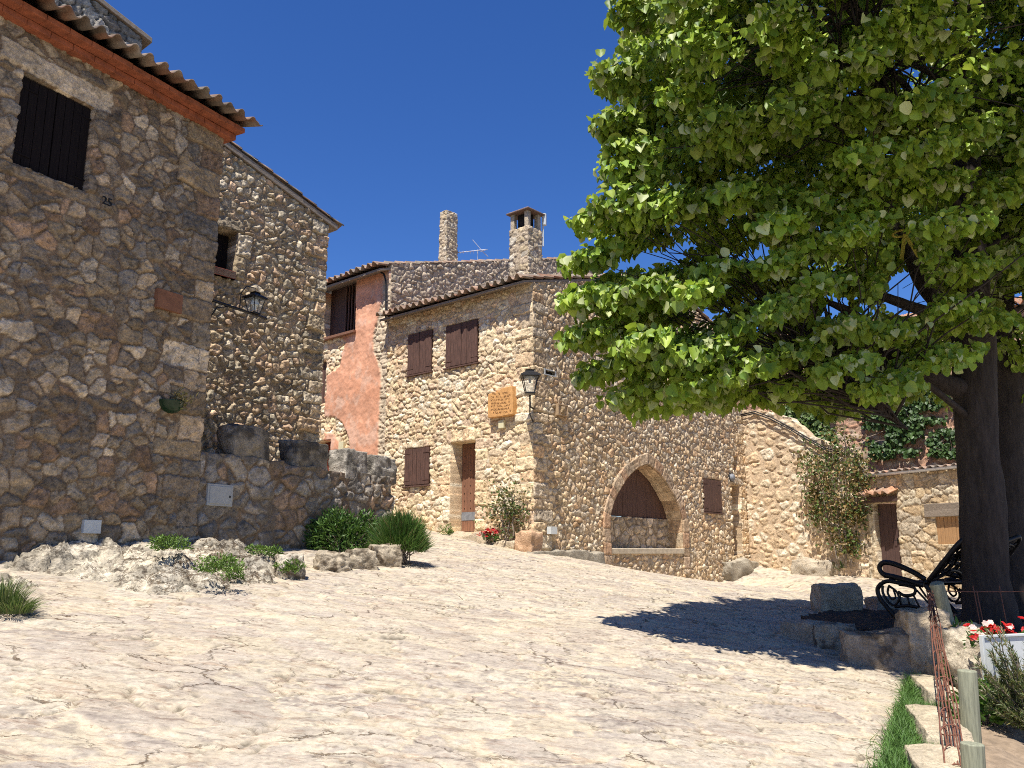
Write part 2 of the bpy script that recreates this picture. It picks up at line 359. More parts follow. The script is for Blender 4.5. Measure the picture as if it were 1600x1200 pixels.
def masonry(u, v, st, blocks=()):
    sd = st.get('seed', 1); wp = st.get('warp', 0.02)
    uu = u + wp * fbm2(u * 5, v * 5, sd + 50, 3); vv = v + wp * fbm2(u * 5, v * 5, sd + 60, 3) + st.get('wave', 0.03) * vn2(u * 0.8, v * 0.8, sd + 70)
    b, ID, DU, DV = voronoi(uu, vv, st)
    for k, bl in enumerate(blocks):
        d = np.minimum(np.minimum(uu - bl[0], bl[1] - uu), np.minimum(vv - bl[2], bl[3] - vv))
        ins = d > 0
        b = np.where(ins, d, np.where(d > -0.03, np.minimum(b, -d), b))
        ID = np.where(ins, (k * 0.618034 + sd * 0.37) % 1.0, ID); DU = np.where(ins, u - (bl[0] + bl[1]) / 2, DU); DV = np.where(ins, v - (bl[2] + bl[3]) / 2, DV)
    jw, rw, rel = st.get('joint', 0.01), st.get('edge', 0.04), st.get('relief', 0.03)
    r1 = (ID * 7.31) % 1.0; r2 = (ID * 17.77) % 1.0; r3 = (ID * 41.13) % 1.0; r4 = (ID * 97.7) % 1.0
    ed = b + 0.006 * fbm2(u * 30, v * 30, sd + 80, 2)
    face = 1 - (1 - np.clip((ed - jw) / rw, 0, 1)) ** 2.2
    h = rel * face * (0.55 + 0.75 * r1)
    h = h + face * st.get('tilt', 0.12) * (DU * (r2 - 0.5) + DV * (r3 - 0.5))
    ro = st.get('rough', 0.006)
    h = h + face * ro * fbm2(u * 14, v * 14, sd + 90, 4, 0.6) + 0.25 * ro * fbm2(u * 40, v * 40, sd + 95, 2)
    pal = np.array(st['pal']); c = pal[np.minimum((r4 * len(pal)).astype(int), len(pal) - 1)]
    c = c * (1 + st.get('tone', 0.4) * (r3 - 0.5))[..., None]
    g = fbm2(u * 9, v * 9, sd + 100, 4, 0.6)
    c = c * (1 + st.get('blotch', 0.16) * g)[..., None]
    li = sstep(st.get('li_at', 0.5), st.get('li_at', 0.5) + 0.5, fbm2(u * 3.2, v * 3.2, sd + 110, 4, 0.65) + 0.25 * g)[..., None] * st.get('lichen', 0.4)
    c = c * (1 - li) + np.array(st.get('li_col', (0.12, 0.10, 0.08))) * li
    sp = sstep(0.25, 0.65, fbm2(u * 24, v * 24, sd + 130, 3, 0.65))[..., None]; c = c * (1 - 0.38 * sp * (0.35 + 0.9 * r2[..., None]))
    bed = sstep(0.2, 0.6, fbm2(u * 7 + ID * 40, v * 26 + ID * 90, sd + 140, 3, 0.6))[..., None]; c = c * (1 + 0.16 * bed)
    mm = sstep(jw * 0.4, jw + 0.4 * rw * st.get('msoft', 0.5), ed)[..., None]
    mc = np.array(st['mortar']) * (1 + 0.18 * fbm2(u * 6, v * 6, sd + 120, 3))[..., None]
    return h, mc * (1 - mm) + c * mm
def lines(a, b, res, br=()):
    pts = [a] + sorted(x for x in br if a + 1e-4 < x < b - 1e-4) + [b]; out = [a]
    for p, q in zip(pts[:-1], pts[1:]):
        if q - p < 1e-5: continue
        out += list(np.linspace(p, q, max(1, int(round((q - p) / res))) + 1)[1:])
    return np.array(out)
def wall_geo(fr, u0, u1, v0, top, res, st, holes=(), blocks=(), arch=None, thick=0.35, w0=0.0, colfn=None, ragged=0.0):
    """holes: (u0,u1,v0,v1,depth); arch: object with inside(u,v), snap(u,v), depth; top: number or function of u"""
    topf = top if callable(top) else (lambda u: np.full(np.shape(u), float(top)))
    U = lines(u0, u1, res, [h[0] for h in holes] + [h[1] for h in holes])
    vt = float(np.max(topf(U))) + ragged
    V = lines(v0, vt, res, [h[2] for h in holes] + [h[3] for h in holes])
    uu, vv = np.meshgrid(U, V); tu = topf(uu)
    if ragged: tu = tu + ragged * (hsh(np.floor(uu / 0.27), 0, st.get('seed', 1)) - 0.5) + 0.3 * ragged * vn2(uu * 9, uu * 0, 5)
    vv = np.minimum(vv, tu)
    h, c = masonry(uu, vv, st, blocks)
    if colfn is not None: h, c = colfn(uu, vv, h, c)
    nU, nV = len(U), len(V); idx = np.arange(nU * nV).reshape(nV, nU)
    q = np.stack([idx[:-1, :-1], idx[:-1, 1:], idx[1:, 1:], idx[1:, :-1]], -1).reshape(-1, 4)
    cu = ((uu[:-1, :-1] + uu[:-1, 1:]) / 2).ravel(); cv = ((vv[:-1, :-1] + vv[1:, 1:]) / 2).ravel()
    keep = ((vv[1:, :-1] - vv[:-1, :-1]).ravel() > 1e-6) | ((vv[1:, 1:] - vv[:-1, 1:]).ravel() > 1e-6)
    for o in holes: keep &= ~((cu > o[0]) & (cu < o[1]) & (cv > o[2]) & (cv < o[3]))
    if arch is not None: keep &= ~arch.inside(cu, cv)
    q = q[keep]
    e = np.concatenate([q[:, [0, 1]], q[:, [1, 2]], q[:, [2, 3]], q[:, [3, 0]]])
    key = np.minimum(e[:, 0], e[:, 1]) * (nU * nV) + np.maximum(e[:, 0], e[:, 1])
    _, inv, cnt = np.unique(key, return_inverse=True, return_counts=True)
    be = e[cnt[inv] == 1]; be = be[uu.ravel()[be[:, 0]] + 0 * be[:, 0] > -1e9]
    uf, vf, hf = uu.ravel().copy(), vv.ravel().copy(), h.ravel().copy(); cf = c.reshape(-1, 3)
    bv = np.unique(be); dep = np.full(nU * nV, thick)
    for o in holes:
        m = (uf >= o[0] - 1e-4) & (uf <= o[1] + 1e-4) & (vf >= o[2] - 1e-4) & (vf <= o[3] + 1e-4); dep[m] = o[4]
    if arch is not None:
        bu, bvv = uf[bv], vf[bv]; m = arch.near(bu, bvv, res * 1.6)
        su, sv = arch.snap(bu[m], bvv[m]); uf[bv[m]] = su; vf[bv[m]] = sv; dep[bv[m]] = arch.depth
    P = fr.PV(uf, vf, hf + w0)
    mp = np.full(nU * nV, -1); mp[bv] = np.arange(len(bv)) + nU * nV
    Pb = fr.PV(uf[bv], vf[bv], w0 - dep[bv])
    qs = np.stack([be[:, 1], be[:, 0], mp[be[:, 0]], mp[be[:, 1]]], -1)
    VV = np.concatenate([P, Pb]); CC = np.concatenate([cf, cf[bv] * 0.95]); FF = np.concatenate([q, qs])
    used = np.unique(FF); rm = np.full(len(VV), -1); rm[used] = np.arange(len(used))
    return VV[used], rm[FF], CC[used]
def join(*gs):
    V, F, C, n = [], [], [], 0
    for v, f, c in gs: V.append(v); F.append(f + n); C.append(c); n += len(v)
    return np.concatenate(V), np.concatenate(F), np.concatenate(C)
def wall(name, parent, *a, mat='masonry', **k):
    V, F, C = wall_geo(*a, **k); return np_mesh(name, V, [F], mat, parent, C)
def quoins(side, u_edge, v0, v1, seed, hi=(0.22, 0.34), wl=(0.42, 0.62), ws=(0.24, 0.34)):
    """big dressed corner stones up a wall edge"""
    rg = random.Random(seed); v = v0; out = []; k = 0
    while v < v1:
        h = rg.uniform(*hi); wd = rg.uniform(*(wl if k % 2 else ws))
        out.append((u_edge - wd, u_edge + 0.3, v, v + h) if side > 0 else (u_edge - 0.3, u_edge + wd, v, v + h)); v += h; k += 1
    return out
def lintel(u0, u1, v, h, n, ext=0.1):
    xs = np.linspace(u0 - ext, u1 + ext, n + 1); rg = random.Random(int(u0 * 100))
    return [(xs[i], xs[i + 1], v + 0.004, v + h * rg.uniform(0.85, 1.15)) for i in range(n)]

# irregular block of stone: rounded box grid pushed by 3-D noise
def stone_geo(c, dims, rz=0.0, seed=0, n=14, rough=0.05, rnd=0.25, col=(0.5, 0.42, 0.3), var=0.2, tilt=(0, 0), dark=None, fr=3.0):
    g = np.linspace(-1, 1, n); V = []; F = []; off = 0
    for ax in range(3):
        for sg in (-1, 1):
            a, b = np.meshgrid(g, g); P = np.zeros((n, n, 3)); P[..., ax] = sg; P[..., (ax + 1) % 3] = a; P[..., (ax + 2) % 3] = b
            V.append(P.reshape(-1, 3)); id_ = np.arange(n * n).reshape(n, n) + off; off += n * n
            q = np.stack([id_[:-1, :-1], id_[:-1, 1:], id_[1:, 1:], id_[1:, :-1]], -1).reshape(-1, 4)
            F.append(q if sg > 0 else q[:, ::-1])
    V = np.concatenate(V); F = np.concatenate(F)
    key = np.round(V * 1000).astype(int); _, first, inv = np.unique(key, axis=0, return_index=True, return_inverse=True)
    inv = inv.ravel(); V = V[first]; F = inv[F]
    S = V / np.linalg.norm(V, axis=1, keepdims=True) * 1.25
    V = V * (1 - rnd) + S * rnd
    D = np.array(dims) / 2; W = V * D; nr = W / (np.linalg.norm(W, axis=1, keepdims=True) + 1e-9)
    f = fr / max(dims); q = W + seed * 13.7
    W = W + nr * (rough * max(dims) * (fbm3(q[:, 0] * f, q[:, 1] * f, q[:, 2] * f, seed, 5, 0.55)))[:, None]
    t = fbm3(q[:, 0] * f * 2, q[:, 1] * f * 2, q[:, 2] * f * 2, seed + 9, 4, 0.6)
    C = np.array(col) * (1 + var * t)[:, None]
    if dark is not None:
        m = sstep(0.0, 0.7, fbm3(q[:, 0] * f * 1.3, q[:, 1] * f * 1.3, q[:, 2] * f * 1.3, seed + 33, 4, 0.6) + 0.1)[:, None]; C = C * (1 - m) + np.array(dark) * m
    Rm = np.array(Matrix.Rotation(rz, 3, 'Z') @ Matrix.Rotation(tilt[0], 3, 'X') @ Matrix.Rotation(tilt[1], 3, 'Y'))
    return W @ Rm.T + np.asarray(c, float), F, C
def stone(name, c, dims, label=None, cat=None, group=None, parent=None, mat='block', **k):
    V, F, C = stone_geo(c, dims, **k); b = np.array([c[0], c[1], V[:, 2].min()]) if parent is None else None
    o = np_mesh(name, V, [F], mat, parent, C, True, b)
    return tag(o, label, cat, group)

# barrel tiled roof: eave start P0, eave direction e, up-slope direction s, outward normal nn
TILE_PAL = np.array([(0.25, 0.165, 0.115), (0.30, 0.205, 0.145), (0.19, 0.145, 0.11), (0.34, 0.225, 0.155), (0.28, 0.15, 0.095), (0.23, 0.185, 0.145)])
def roof_geo(P0, e, s, L, W, pitch=0.215, course=0.36, seed=3, pal=TILE_PAL, amp=1.0):
    e = np.asarray(e, float) / np.linalg.norm(e); s = np.asarray(s, float) / np.linalg.norm(s); nn = np.cross(e, s)
    if nn[2] < 0: nn = -nn
    nt_ = max(1, int(round(L / pitch))); pitch = L / nt_; K = 12
    x = np.concatenate([(np.arange(K) / K + i) * pitch for i in range(nt_)] + [[L]])
    ws = []; nc = max(1, int(round(W / course))); course = W / nc
    for k in range(nc): ws += [k * course + 0.0005, k * course + course * 0.5, (k + 1) * course - 0.0005]
    wv = np.array(ws); X, Wv = np.meshgrid(x, wv)
    i = np.minimum(np.floor(X / pitch + 1e-6), nt_ - 1); f = X / pitch - i; k = np.floor(Wv / course); fk = Wv / course - k
    cov = f < 0.58
    ti = i * 2 + cov
    r = hsh(ti, k, seed)
    hh = np.where(cov, 0.070 * amp * np.sin(np.pi * np.clip(f / 0.58, 0, 1)) ** 0.75, -0.030 * amp * np.sin(np.pi * np.clip((f - 0.58) / 0.42, 0, 1)))
    hh = hh + 0.030 * (1 - fk) + 0.016 * (r - 0.5) + 0.02 * vn2(X * 0.7, Wv * 0.7, seed)
    Wj = Wv + np.where(k == 0, 0.05 * (hsh(ti, 0, seed + 4) - 0.5) * (1 - fk), 0.02 * (r - 0.5))
    P = np.asarray(P0) + X[..., None] * e + Wj[..., None] * s + hh[..., None] * nn
    c = pal[np.minimum((hsh(ti, k, seed + 1) * len(pal)).astype(int), len(pal) - 1)] * (0.8 + 0.4 * hsh(ti, k, seed + 2))[..., None]
    li = sstep(0.1, 0.7, fbm2(X * 5, Wv * 5, seed + 5, 4, 0.6) + 0.2 * cov)[..., None] * 0.5
    c = c * (1 - li) + np.array((0.31, 0.27, 0.215)) * li
    nW, nX = X.shape; id_ = np.arange(nW * nX).reshape(nW, nX)
    q = np.stack([id_[:-1, :-1], id_[:-1, 1:], id_[1:, 1:], id_[1:, :-1]], -1).reshape(-1, 4)
    n0 = nW * nX; low = P - 0.018 * nn
    q2 = q[:, ::-1] + n0
    rim = np.concatenate([id_[0, :], id_[1:, -1], id_[-1, -2::-1], id_[-2:0:-1, 0]]); rn = np.roll(rim, -1)
    q3 = np.stack([rim, rim + n0, rn + n0, rn], -1)
    V = np.concatenate([P.reshape(-1, 3), low.reshape(-1, 3)]); C = np.concatenate([c.reshape(-1, 3)] * 2)
    return V, np.concatenate([q, q2, q3]), C

# leaves: one bent blade per leaf
def leaves_geo(P, D, N, L, Wd, C, bend=0.12, shape='round'):
    """P base points, D direction, N face normal (n,3); L, Wd lengths (n,); C (n,3)"""
    n = len(P); D = D / (np.linalg.norm(D, axis=1, keepdims=True) + 1e-9)
    S = np.cross(D, N); S /= np.linalg.norm(S, axis=1, keepdims=True) + 1e-9; Nn = np.cross(S, D)
    if shape == 'round':
        T = [(0, 0, 0), (0.42, 0.14, 0.10), (0.52, 0.52, 0.14), (0.0, 1.0, -0.06), (-0.52, 0.52, 0.14), (-0.42, 0.14, 0.10), (0, 0.35, -0.02), (0.26, 0.86, 0.05), (-0.26, 0.86, 0.05)]
        F3 = [(0, 1, 6), (0, 6, 5), (6, 7, 3), (6, 3, 8)]; F4 = [(6, 1, 2, 7), (6, 8, 4, 5)]
    elif shape == 'lance':
        T = [(0, 0, 0), (0.5, 0.35, 0.08), (0.35, 0.7, 0.03), (0, 1.0, -0.1), (-0.35, 0.7, 0.03), (-0.5, 0.35, 0.08)]
        F3 = []; F4 = [(0, 1, 2, 3), (0, 3, 4, 5)]
    else:
        T = [(-0.5, 0, 0), (0.5, 0, 0), (0.42, 0.5, 0.04), (0, 1.0, -0.12), (-0.42, 0.5, 0.04)]
        F3 = [(4, 2, 3)]; F4 = [(0, 1, 2, 4)]
    k = len(T); V = np.zeros((n, k, 3))
    for i, (a, b, c) in enumerate(T):
        V[:, i] = P + S * (a * Wd)[:, None] + D * (b * L)[:, None] + Nn * ((c * bend / 0.12 + (-0.22 * bend / 0.12 * b * b if shape != 'round' else -0.1 * b * b)) * L)[:, None]
    off = (np.arange(n) * k)[:, None]; out = []
    if F3: out.append((off[:, None, :] + np.array(F3)[None]).reshape(-1, 3))
    if F4: out.append((off[:, None, :] + np.array(F4)[None]).reshape(-1, 4))
    return V.reshape(-1, 3), out, np.repeat(C, k, 0)
def rdir(n, rg=RNG):
    d = rg.normal(size=(n, 3)); return d / np.linalg.norm(d, axis=1, keepdims=True)

# ================================================================== THE SETTING: ground
def build_ground():
    ys = [1.2]
    while ys[-1] < 27: ys.append(ys[-1] + max(0.016, 0.0042 * ys[-1]))
    ys = np.array([-60, -25, -10, -4, -1, 0.3] + ys + [29, 33, 40, 60, 120, 300, 900])
    xs = np.concatenate([[-900, -300, -100, -40, -22, -15, -12], np.arange(-9, -5.2, 0.08), np.arange(-5.2, 5.4, 0.022), np.arange(5.4, 13, 0.07), [14, 17, 22, 40, 100, 300, 900]])
    X, Y = np.meshgrid(xs, ys)
    z = ground(X, Y)
    st = dict(sx=0.46, sy=0.30, seed=21, jit=0.95, drop=0.25, p=2.3, warp=0.0, wt=0.25)
    a = 0.20; U = X * math.cos(a) + Y * math.sin(a); W = -X * math.sin(a) + Y * math.cos(a)
    wu = U + 0.10 * fbm2(U * 3, W * 3, 71, 5, 0.6); wv = W + 0.07 * fbm2(U * 3, W * 3, 72, 5, 0.6)
    b, ID, DU, DV = voronoi(wu, wv, st)
    r1 = (ID * 7.31) % 1; r2 = (ID * 17.77) % 1; r3 = (ID * 41.13) % 1; r4 = (ID * 97.7) % 1
    # bedded, flaking limestone: thin layers stretched along the bedding
    lay = fbm2(U * 2.2, W * 6.5, 91, 5, 0.62); pit = fbm2(U * 15, W * 36, 92, 4, 0.65)
    q_ = lay * 3.5 + 0.5; stp = np.floor(q_); fr = q_ - stp; terr = (stp + sstep(0.86, 1.0, fr)) / 3.5
    edge = sstep(0.80, 0.93, fr)
    face = sstep(0.0, 0.03, b - 0.004 + 0.012 * pit)
    h = 0.008 * face * (0.2 + r1) + 0.03 * face * ((r2 - 0.5) * DU + (r3 - 0.5) * DV) + 0.012 * terr * (0.4 + 0.8 * r2) + 0.0035 * pit + 0.015 * fbm2(X * 0.7, Y * 0.7, 93, 3)
    near = sstep(40, 26, np.abs(Y)) * sstep(20, 13, np.abs(X))
    z = z + h * near
    pal = np.array([(0.48, 0.415, 0.312), (0.47, 0.402, 0.310), (0.435, 0.372, 0.293), (0.505, 0.442, 0.338), (0.465, 0.396, 0.307), (0.495, 0.422, 0.305), (0.415, 0.357, 0.284)])
    c = pal[np.minimum((r4 * len(pal)).astype(int), len(pal) - 1)] * (0.95 + 0.10 * r3)[..., None]
    lil = sstep(0.0, 0.7, fbm2(U * 1.6, W * 3.4, 95, 5, 0.65) + 0.3 * (r1 - 0.5))[..., None] * 0.16
    c = c * (1 - lil) + np.array((0.33, 0.278, 0.248)) * lil
    fl = sstep(0.20, 0.5, fbm2(U * 8, W * 26, 96, 4, 0.68))[..., None] * (0.25 + 0.55 * r2 * sstep(-0.4, 0.5, fbm2(X * 0.6, Y * 0.6, 94, 2)))[..., None]
    c = c * (1 - fl) + np.array((0.225, 0.185, 0.16)) * fl
    pale = sstep(0.25, 0.7, fbm2(U * 5 + 4, W * 15, 103, 4, 0.65))[..., None] * 0.36
    c = c * (1 - pale) + np.array((0.52, 0.46, 0.375)) * pale
    ora = sstep(0.3, 0.9, fbm2(X * 0.8, Y * 0.8, 97, 3))[..., None] * 0.15
    c = c * (1 - ora) + np.array((0.46, 0.355, 0.235)) * ora
    c = c * (1 - 0.28 * edge * sstep(-0.2, 0.4, pit))[..., None]
    mort = np.array((0.55, 0.46, 0.325)) * (1 + 0.12 * fbm2(X * 7, Y * 7, 98, 3))[..., None]
    fc = sstep(0.004, 0.036, b + 0.014 * pit)[..., None]; fc = 1 - (1 - fc) * (0.45 + 0.5 * sstep(-0.3, 0.4, fbm2(X * 1.1, Y * 1.1, 99, 2)))[..., None]
    c = mort * (1 - fc) + c * fc
    # open cracks here and there along the joints and the flaked edges
    cr = np.maximum(sstep(0.011, 0.003, b + 0.005 * pit) * sstep(-0.15, 0.25, fbm2(X * 2.1 + 9, Y * 2.1, 101, 3)), sstep(0.93, 0.97, fr) * sstep(0.25, 0.5, fbm2(X * 2.6, Y * 2.6 + 5, 102, 3)))
    z = z - 0.016 * cr * near
    c = c * (1 - 0.62 * cr)[..., None]
    nY, nX = X.shape; id_ = np.arange(nX * nY).reshape(nY, nX)
    q = np.stack([id_[:-1, :-1], id_[:-1, 1:], id_[1:, 1:], id_[1:, :-1]], -1).reshape(-1, 4)
    tag(np_mesh('ground', np.stack([X, Y, z], -1).reshape(-1, 3), [q], 'paving', None, c.reshape(-1, 3)), kind='structure')
build_ground()

# ================================================================== wooden fittings in a wall frame
def planks(mb, fr, u0, u1, v0, v1, w0, w1, n, gap=0.006, col=(0.5, 0.5, 0.5)):
    xs = np.linspace(u0, u1, n + 1)
    for i in range(n):
        j = RNG.uniform(-0.003, 0.003)
        mb.fbox(fr, xs[i] + gap / 2, xs[i + 1] - gap / 2, v0 + RNG.uniform(0, 0.008), v1 - RNG.uniform(0, 0.008), w0 + j, w1 + j, col)
    mb.fbox(fr, u0 + 0.01, u1 - 0.01, v0 + 0.02, v1 - 0.02, w0 - 0.012, w0 + 0.006, col)
def shutters(fr, box, parent, leaves=2, per=3, mat='wood', w=0.0, sill=True, hinge=True, label=None):
    u0, u1, v0, v1 = box
    win = MB(); win.fbox(fr, u0 - 0.0, u1 + 0.0, v0, v1, w - 0.10, w - 0.06)
    wo = win.build('window', 'darkhole', parent)
    if label: wo['label'] = label
    xs = np.linspace(u0 + 0.008, u1 - 0.008, leaves + 1)
    for i in range(leaves):
        mb = MB(); planks(mb, fr, xs[i] + 0.005, xs[i + 1] - 0.005, v0 + 0.012, v1 - 0.012, w - 0.012, w + 0.026, per)
        mb.build('shutter', mat, wo, bev=0.003)
    if hinge:
        for i in range(leaves):
            for vv in (v0 + (v1 - v0) * 0.14, v0 + (v1 - v0) * 0.86):
                a = xs[0] - 0.04 if i == 0 else xs[-1] - 0.2
                hb = MB(); hb.fbox(fr, a, a + 0.24, vv - 0.010, vv + 0.010, w + 0.027, w + 0.032); hb.build('hinge', mat, wo)
    if sill:
        sb = MB(); sb.fbox(fr, u0 - 0.03, u1 + 0.03, v0 - 0.035, v0 - 0.002, w - 0.05, w + 0.055); sb.build('sill', mat, wo, bev=0.004)
    return wo
def plank_door(fr, box, parent, mat, w, n=5, studs=False, label=None, kick=False):
    u0, u1, v0, v1 = box; mb = MB(); planks(mb, fr, u0, u1, v0, v1, w - 0.03, w, n)
    d = mb.build('door', mat, parent, bev=0.003)
    if label: d['label'] = label
    lb = MB()
    lb.fbox(fr, u1 - 0.16, u1 - 0.10, v0 + (v1 - v0) * 0.46, v0 + (v1 - v0) * 0.53, w + 0.002, w + 0.012)
    lb.tube([fr.P(u1 - 0.13, v0 + (v1 - v0) * 0.50, w + 0.01), fr.P(u1 - 0.13, v0 + (v1 - v0) * 0.50, w + 0.05), fr.P(u1 - 0.20, v0 + (v1 - v0) * 0.50, w + 0.05)], 0.009, 6)
    lb.build('handle', 'iron', d)
    if kick:
        kb = MB(); kb.fbox(fr, u0 + 0.01, u1 - 0.01, v0 + 0.24, v0 + 0.42, w + 0.002, w + 0.008); kb.build('metal_band', 'band', d)
    if studs:
        sb = MB()
        for vv in np.linspace(v0 + 0.5, v1 - 0.1, 9):
            for k in range(n):
                u = u0 + (k + 0.5) * (u1 - u0) / n; sb.fbox(fr, u - 0.008, u + 0.008, vv - 0.008, vv + 0.008, w + 0.001, w + 0.010)
        sb.build('studs', 'iron', d)
    return d

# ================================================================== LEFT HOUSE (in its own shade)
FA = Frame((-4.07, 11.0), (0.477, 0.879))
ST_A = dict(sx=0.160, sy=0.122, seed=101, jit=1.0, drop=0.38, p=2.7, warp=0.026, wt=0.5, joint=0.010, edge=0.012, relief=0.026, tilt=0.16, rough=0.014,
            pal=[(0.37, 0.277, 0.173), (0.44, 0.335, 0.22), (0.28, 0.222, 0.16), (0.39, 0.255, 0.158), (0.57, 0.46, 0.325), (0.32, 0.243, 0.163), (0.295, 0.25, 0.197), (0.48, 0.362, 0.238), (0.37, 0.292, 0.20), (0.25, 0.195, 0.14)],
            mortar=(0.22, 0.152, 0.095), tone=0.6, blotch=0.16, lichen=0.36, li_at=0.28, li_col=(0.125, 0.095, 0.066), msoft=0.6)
A_TOP = FA.uv(346, 214)[1]
hA = root('stone_house', FA.P(-4.5, ground(-6.2, 7.0), 0), 'shaded tawny stone house at the left edge with one dark shuttered window', 'house')
aw = FA.box((36, 112, 134, 300))
blA = quoins(1, 0.0, 0.9, A_TOP, 4, (0.2, 0.36), (0.5, 0.75), (0.28, 0.42))
blA += [(aw[0] - 0.28, aw[1] + 0.22, aw[3] + 0.01, aw[3] + 0.30), (aw[0] - 0.2, aw[1] + 0.2, aw[2] - 0.16, aw[2] - 0.01)]
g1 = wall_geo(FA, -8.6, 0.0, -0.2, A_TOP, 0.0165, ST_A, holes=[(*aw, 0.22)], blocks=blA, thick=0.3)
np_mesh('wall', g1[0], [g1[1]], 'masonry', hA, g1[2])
ST_plain = dict(ST_A, seed=140)
FA_end = Frame(FA.P(-0.003, 0, -0.3)[:2], (-FA.n[0], -FA.n[1]), n=FA.d)
FA_near = Frame(FA.P(-8.597, 0, -5.3)[:2], (FA.n[0], FA.n[1]), n=-FA.d)
FA_back = Frame(FA.P(0, 0, -5.6)[:2], (-FA.d[0], -FA.d[1]), n=-FA.n)
sl = math.tan(R(17))
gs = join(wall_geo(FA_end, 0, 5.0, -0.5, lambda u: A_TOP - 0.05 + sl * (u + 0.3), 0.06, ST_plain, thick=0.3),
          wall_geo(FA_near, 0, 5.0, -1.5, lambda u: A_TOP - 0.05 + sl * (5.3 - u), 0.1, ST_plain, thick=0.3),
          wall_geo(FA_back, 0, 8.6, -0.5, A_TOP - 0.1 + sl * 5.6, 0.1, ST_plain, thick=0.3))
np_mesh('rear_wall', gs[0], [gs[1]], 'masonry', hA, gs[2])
wA = shutters(FA, aw, hA, 2, 4, 'wood_black', w=-0.07, sill=False, hinge=True)
# brick cornice: two projecting courses of separate bricks
cb = MB(); v = A_TOP - 0.02
for row, (pr, hh) in enumerate(((0.13, 0.085), (0.27, 0.075))):
    u = -8.7 + row * 0.13
    while u < 0.05:
        e = min(u + 0.275, 0.14); j = RNG.uniform(-0.006, 0.006)
        cb.fbox(FA, u + 0.004, e - 0.004, v + 0.004, v + hh - 0.004, -0.2, pr + j, j=0.002); u = e
        if u >= 0.13: break
    cb.fbox(FA, -8.7, 0.12, v + 0.008, v + hh, -0.25, pr - 0.012)
    v += hh
cb.build('cornice', 'brick', hA, bev=0.004)
roofA0 = FA.P(-8.8, v + 0.02, 0.47); sA = np.array([-FA.n[0] * math.cos(R(17)), -FA.n[1] * math.cos(R(17)), math.sin(R(17))])
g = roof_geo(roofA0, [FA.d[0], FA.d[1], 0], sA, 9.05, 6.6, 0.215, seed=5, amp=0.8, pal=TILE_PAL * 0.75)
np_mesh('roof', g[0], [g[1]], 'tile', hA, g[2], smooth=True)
# terracotta tile set in the wall, house number in iron
tb = MB(); b_ = FA.box((241, 451, 277, 492)); tb.fbox(FA, *b_, -0.02, 0.085); tb.build('terracotta_tile', 'terra', hA, bev=0.004)
def text_mesh(name, body, size, ext, fr, u, v, w, mat, parent, label=None, align='CENTER'):
    cu = bpy.data.curves.new(name, 'FONT'); cu.body = body; cu.size = size; cu.extrude = ext; cu.align_x = align; cu.align_y = 'CENTER'
    t = bpy.data.objects.new('t', cu); COL.objects.link(t); dg = bpy.context.evaluated_depsgraph_get()
    me = bpy.data.meshes.new_from_object(t.evaluated_get(dg)); bpy.data.objects.remove(t)
    co = np.array([x.co for x in me.vertices]); F = [list(p.vertices) for p in me.polygons]
    mb = MB(); mb.add(fr.PV(co[:, 0] + u, co[:, 1] + v, co[:, 2] + w), F)
    return mb.build(name, mat, parent)
u_, v_ = FA.uv(158, 318); text_mesh('house_number', '25', 0.14, 0.006, FA, u_, v_, 0.11, 'iron', hA)

# taller block behind its roof
cT = at(222, 62, 15.0)
FT2 = Frame(cT[:2], (0.649, 0.761))
st2 = dict(ST_A, seed=160, sx=0.2, sy=0.15, pal=[(0.25, 0.23, 0.19), (0.33, 0.30, 0.25), (0.20, 0.185, 0.16), (0.38, 0.35, 0.29)], mortar=(0.08, 0.07, 0.06), relief=0.05, rough=0.012)
t2v = cT[2]; ru = FT2.uv(158, 12); sl2 = (ru[1] - t2v) / ru[0]
hT = root('tower_house', FT2.P(-2, 2, 0), 'dark grey stone house rising above the clay tiles of the left house', 'house')
g = join(wall_geo(FT2, -4.5, 0.0, 2.0, lambda u: t2v + sl2 * u, 0.03, st2, thick=0.35),
         wall_geo(Frame(FT2.P(0, 0, -0.35)[:2], -FT2.n, n=FT2.d), 0, 4.5, 2.0, t2v, 0.06, st2, thick=0.35))
np_mesh('wall', g[0], [g[1]], 'masonry', hT, g[2])
mb = MB(); P = []
for (w_, dv) in ((0.16, 0.0), (-5.0, 0.0)):
    pass
def slab(mb, fr, u0, v0, u1, v1, w0, w1, th):
    P = np.array([fr.P(u0, v0, w1), fr.P(u1, v1, w1), fr.P(u1, v1, w0), fr.P(u0, v0, w0),
                  fr.P(u0, v0 + th, w1), fr.P(u1, v1 + th, w1), fr.P(u1, v1 + th, w0), fr.P(u0, v0 + th, w0)])
    return mb.hexa(P)
slab(mb, FT2, -4.6, t2v - sl2 * 4.6 + 0.02, 0.16, t2v + sl2 * 0.16 + 0.02, -5.0, 0.10, 0.10); mb.build('roof', 'wood_grey', hT, bev=0.01)

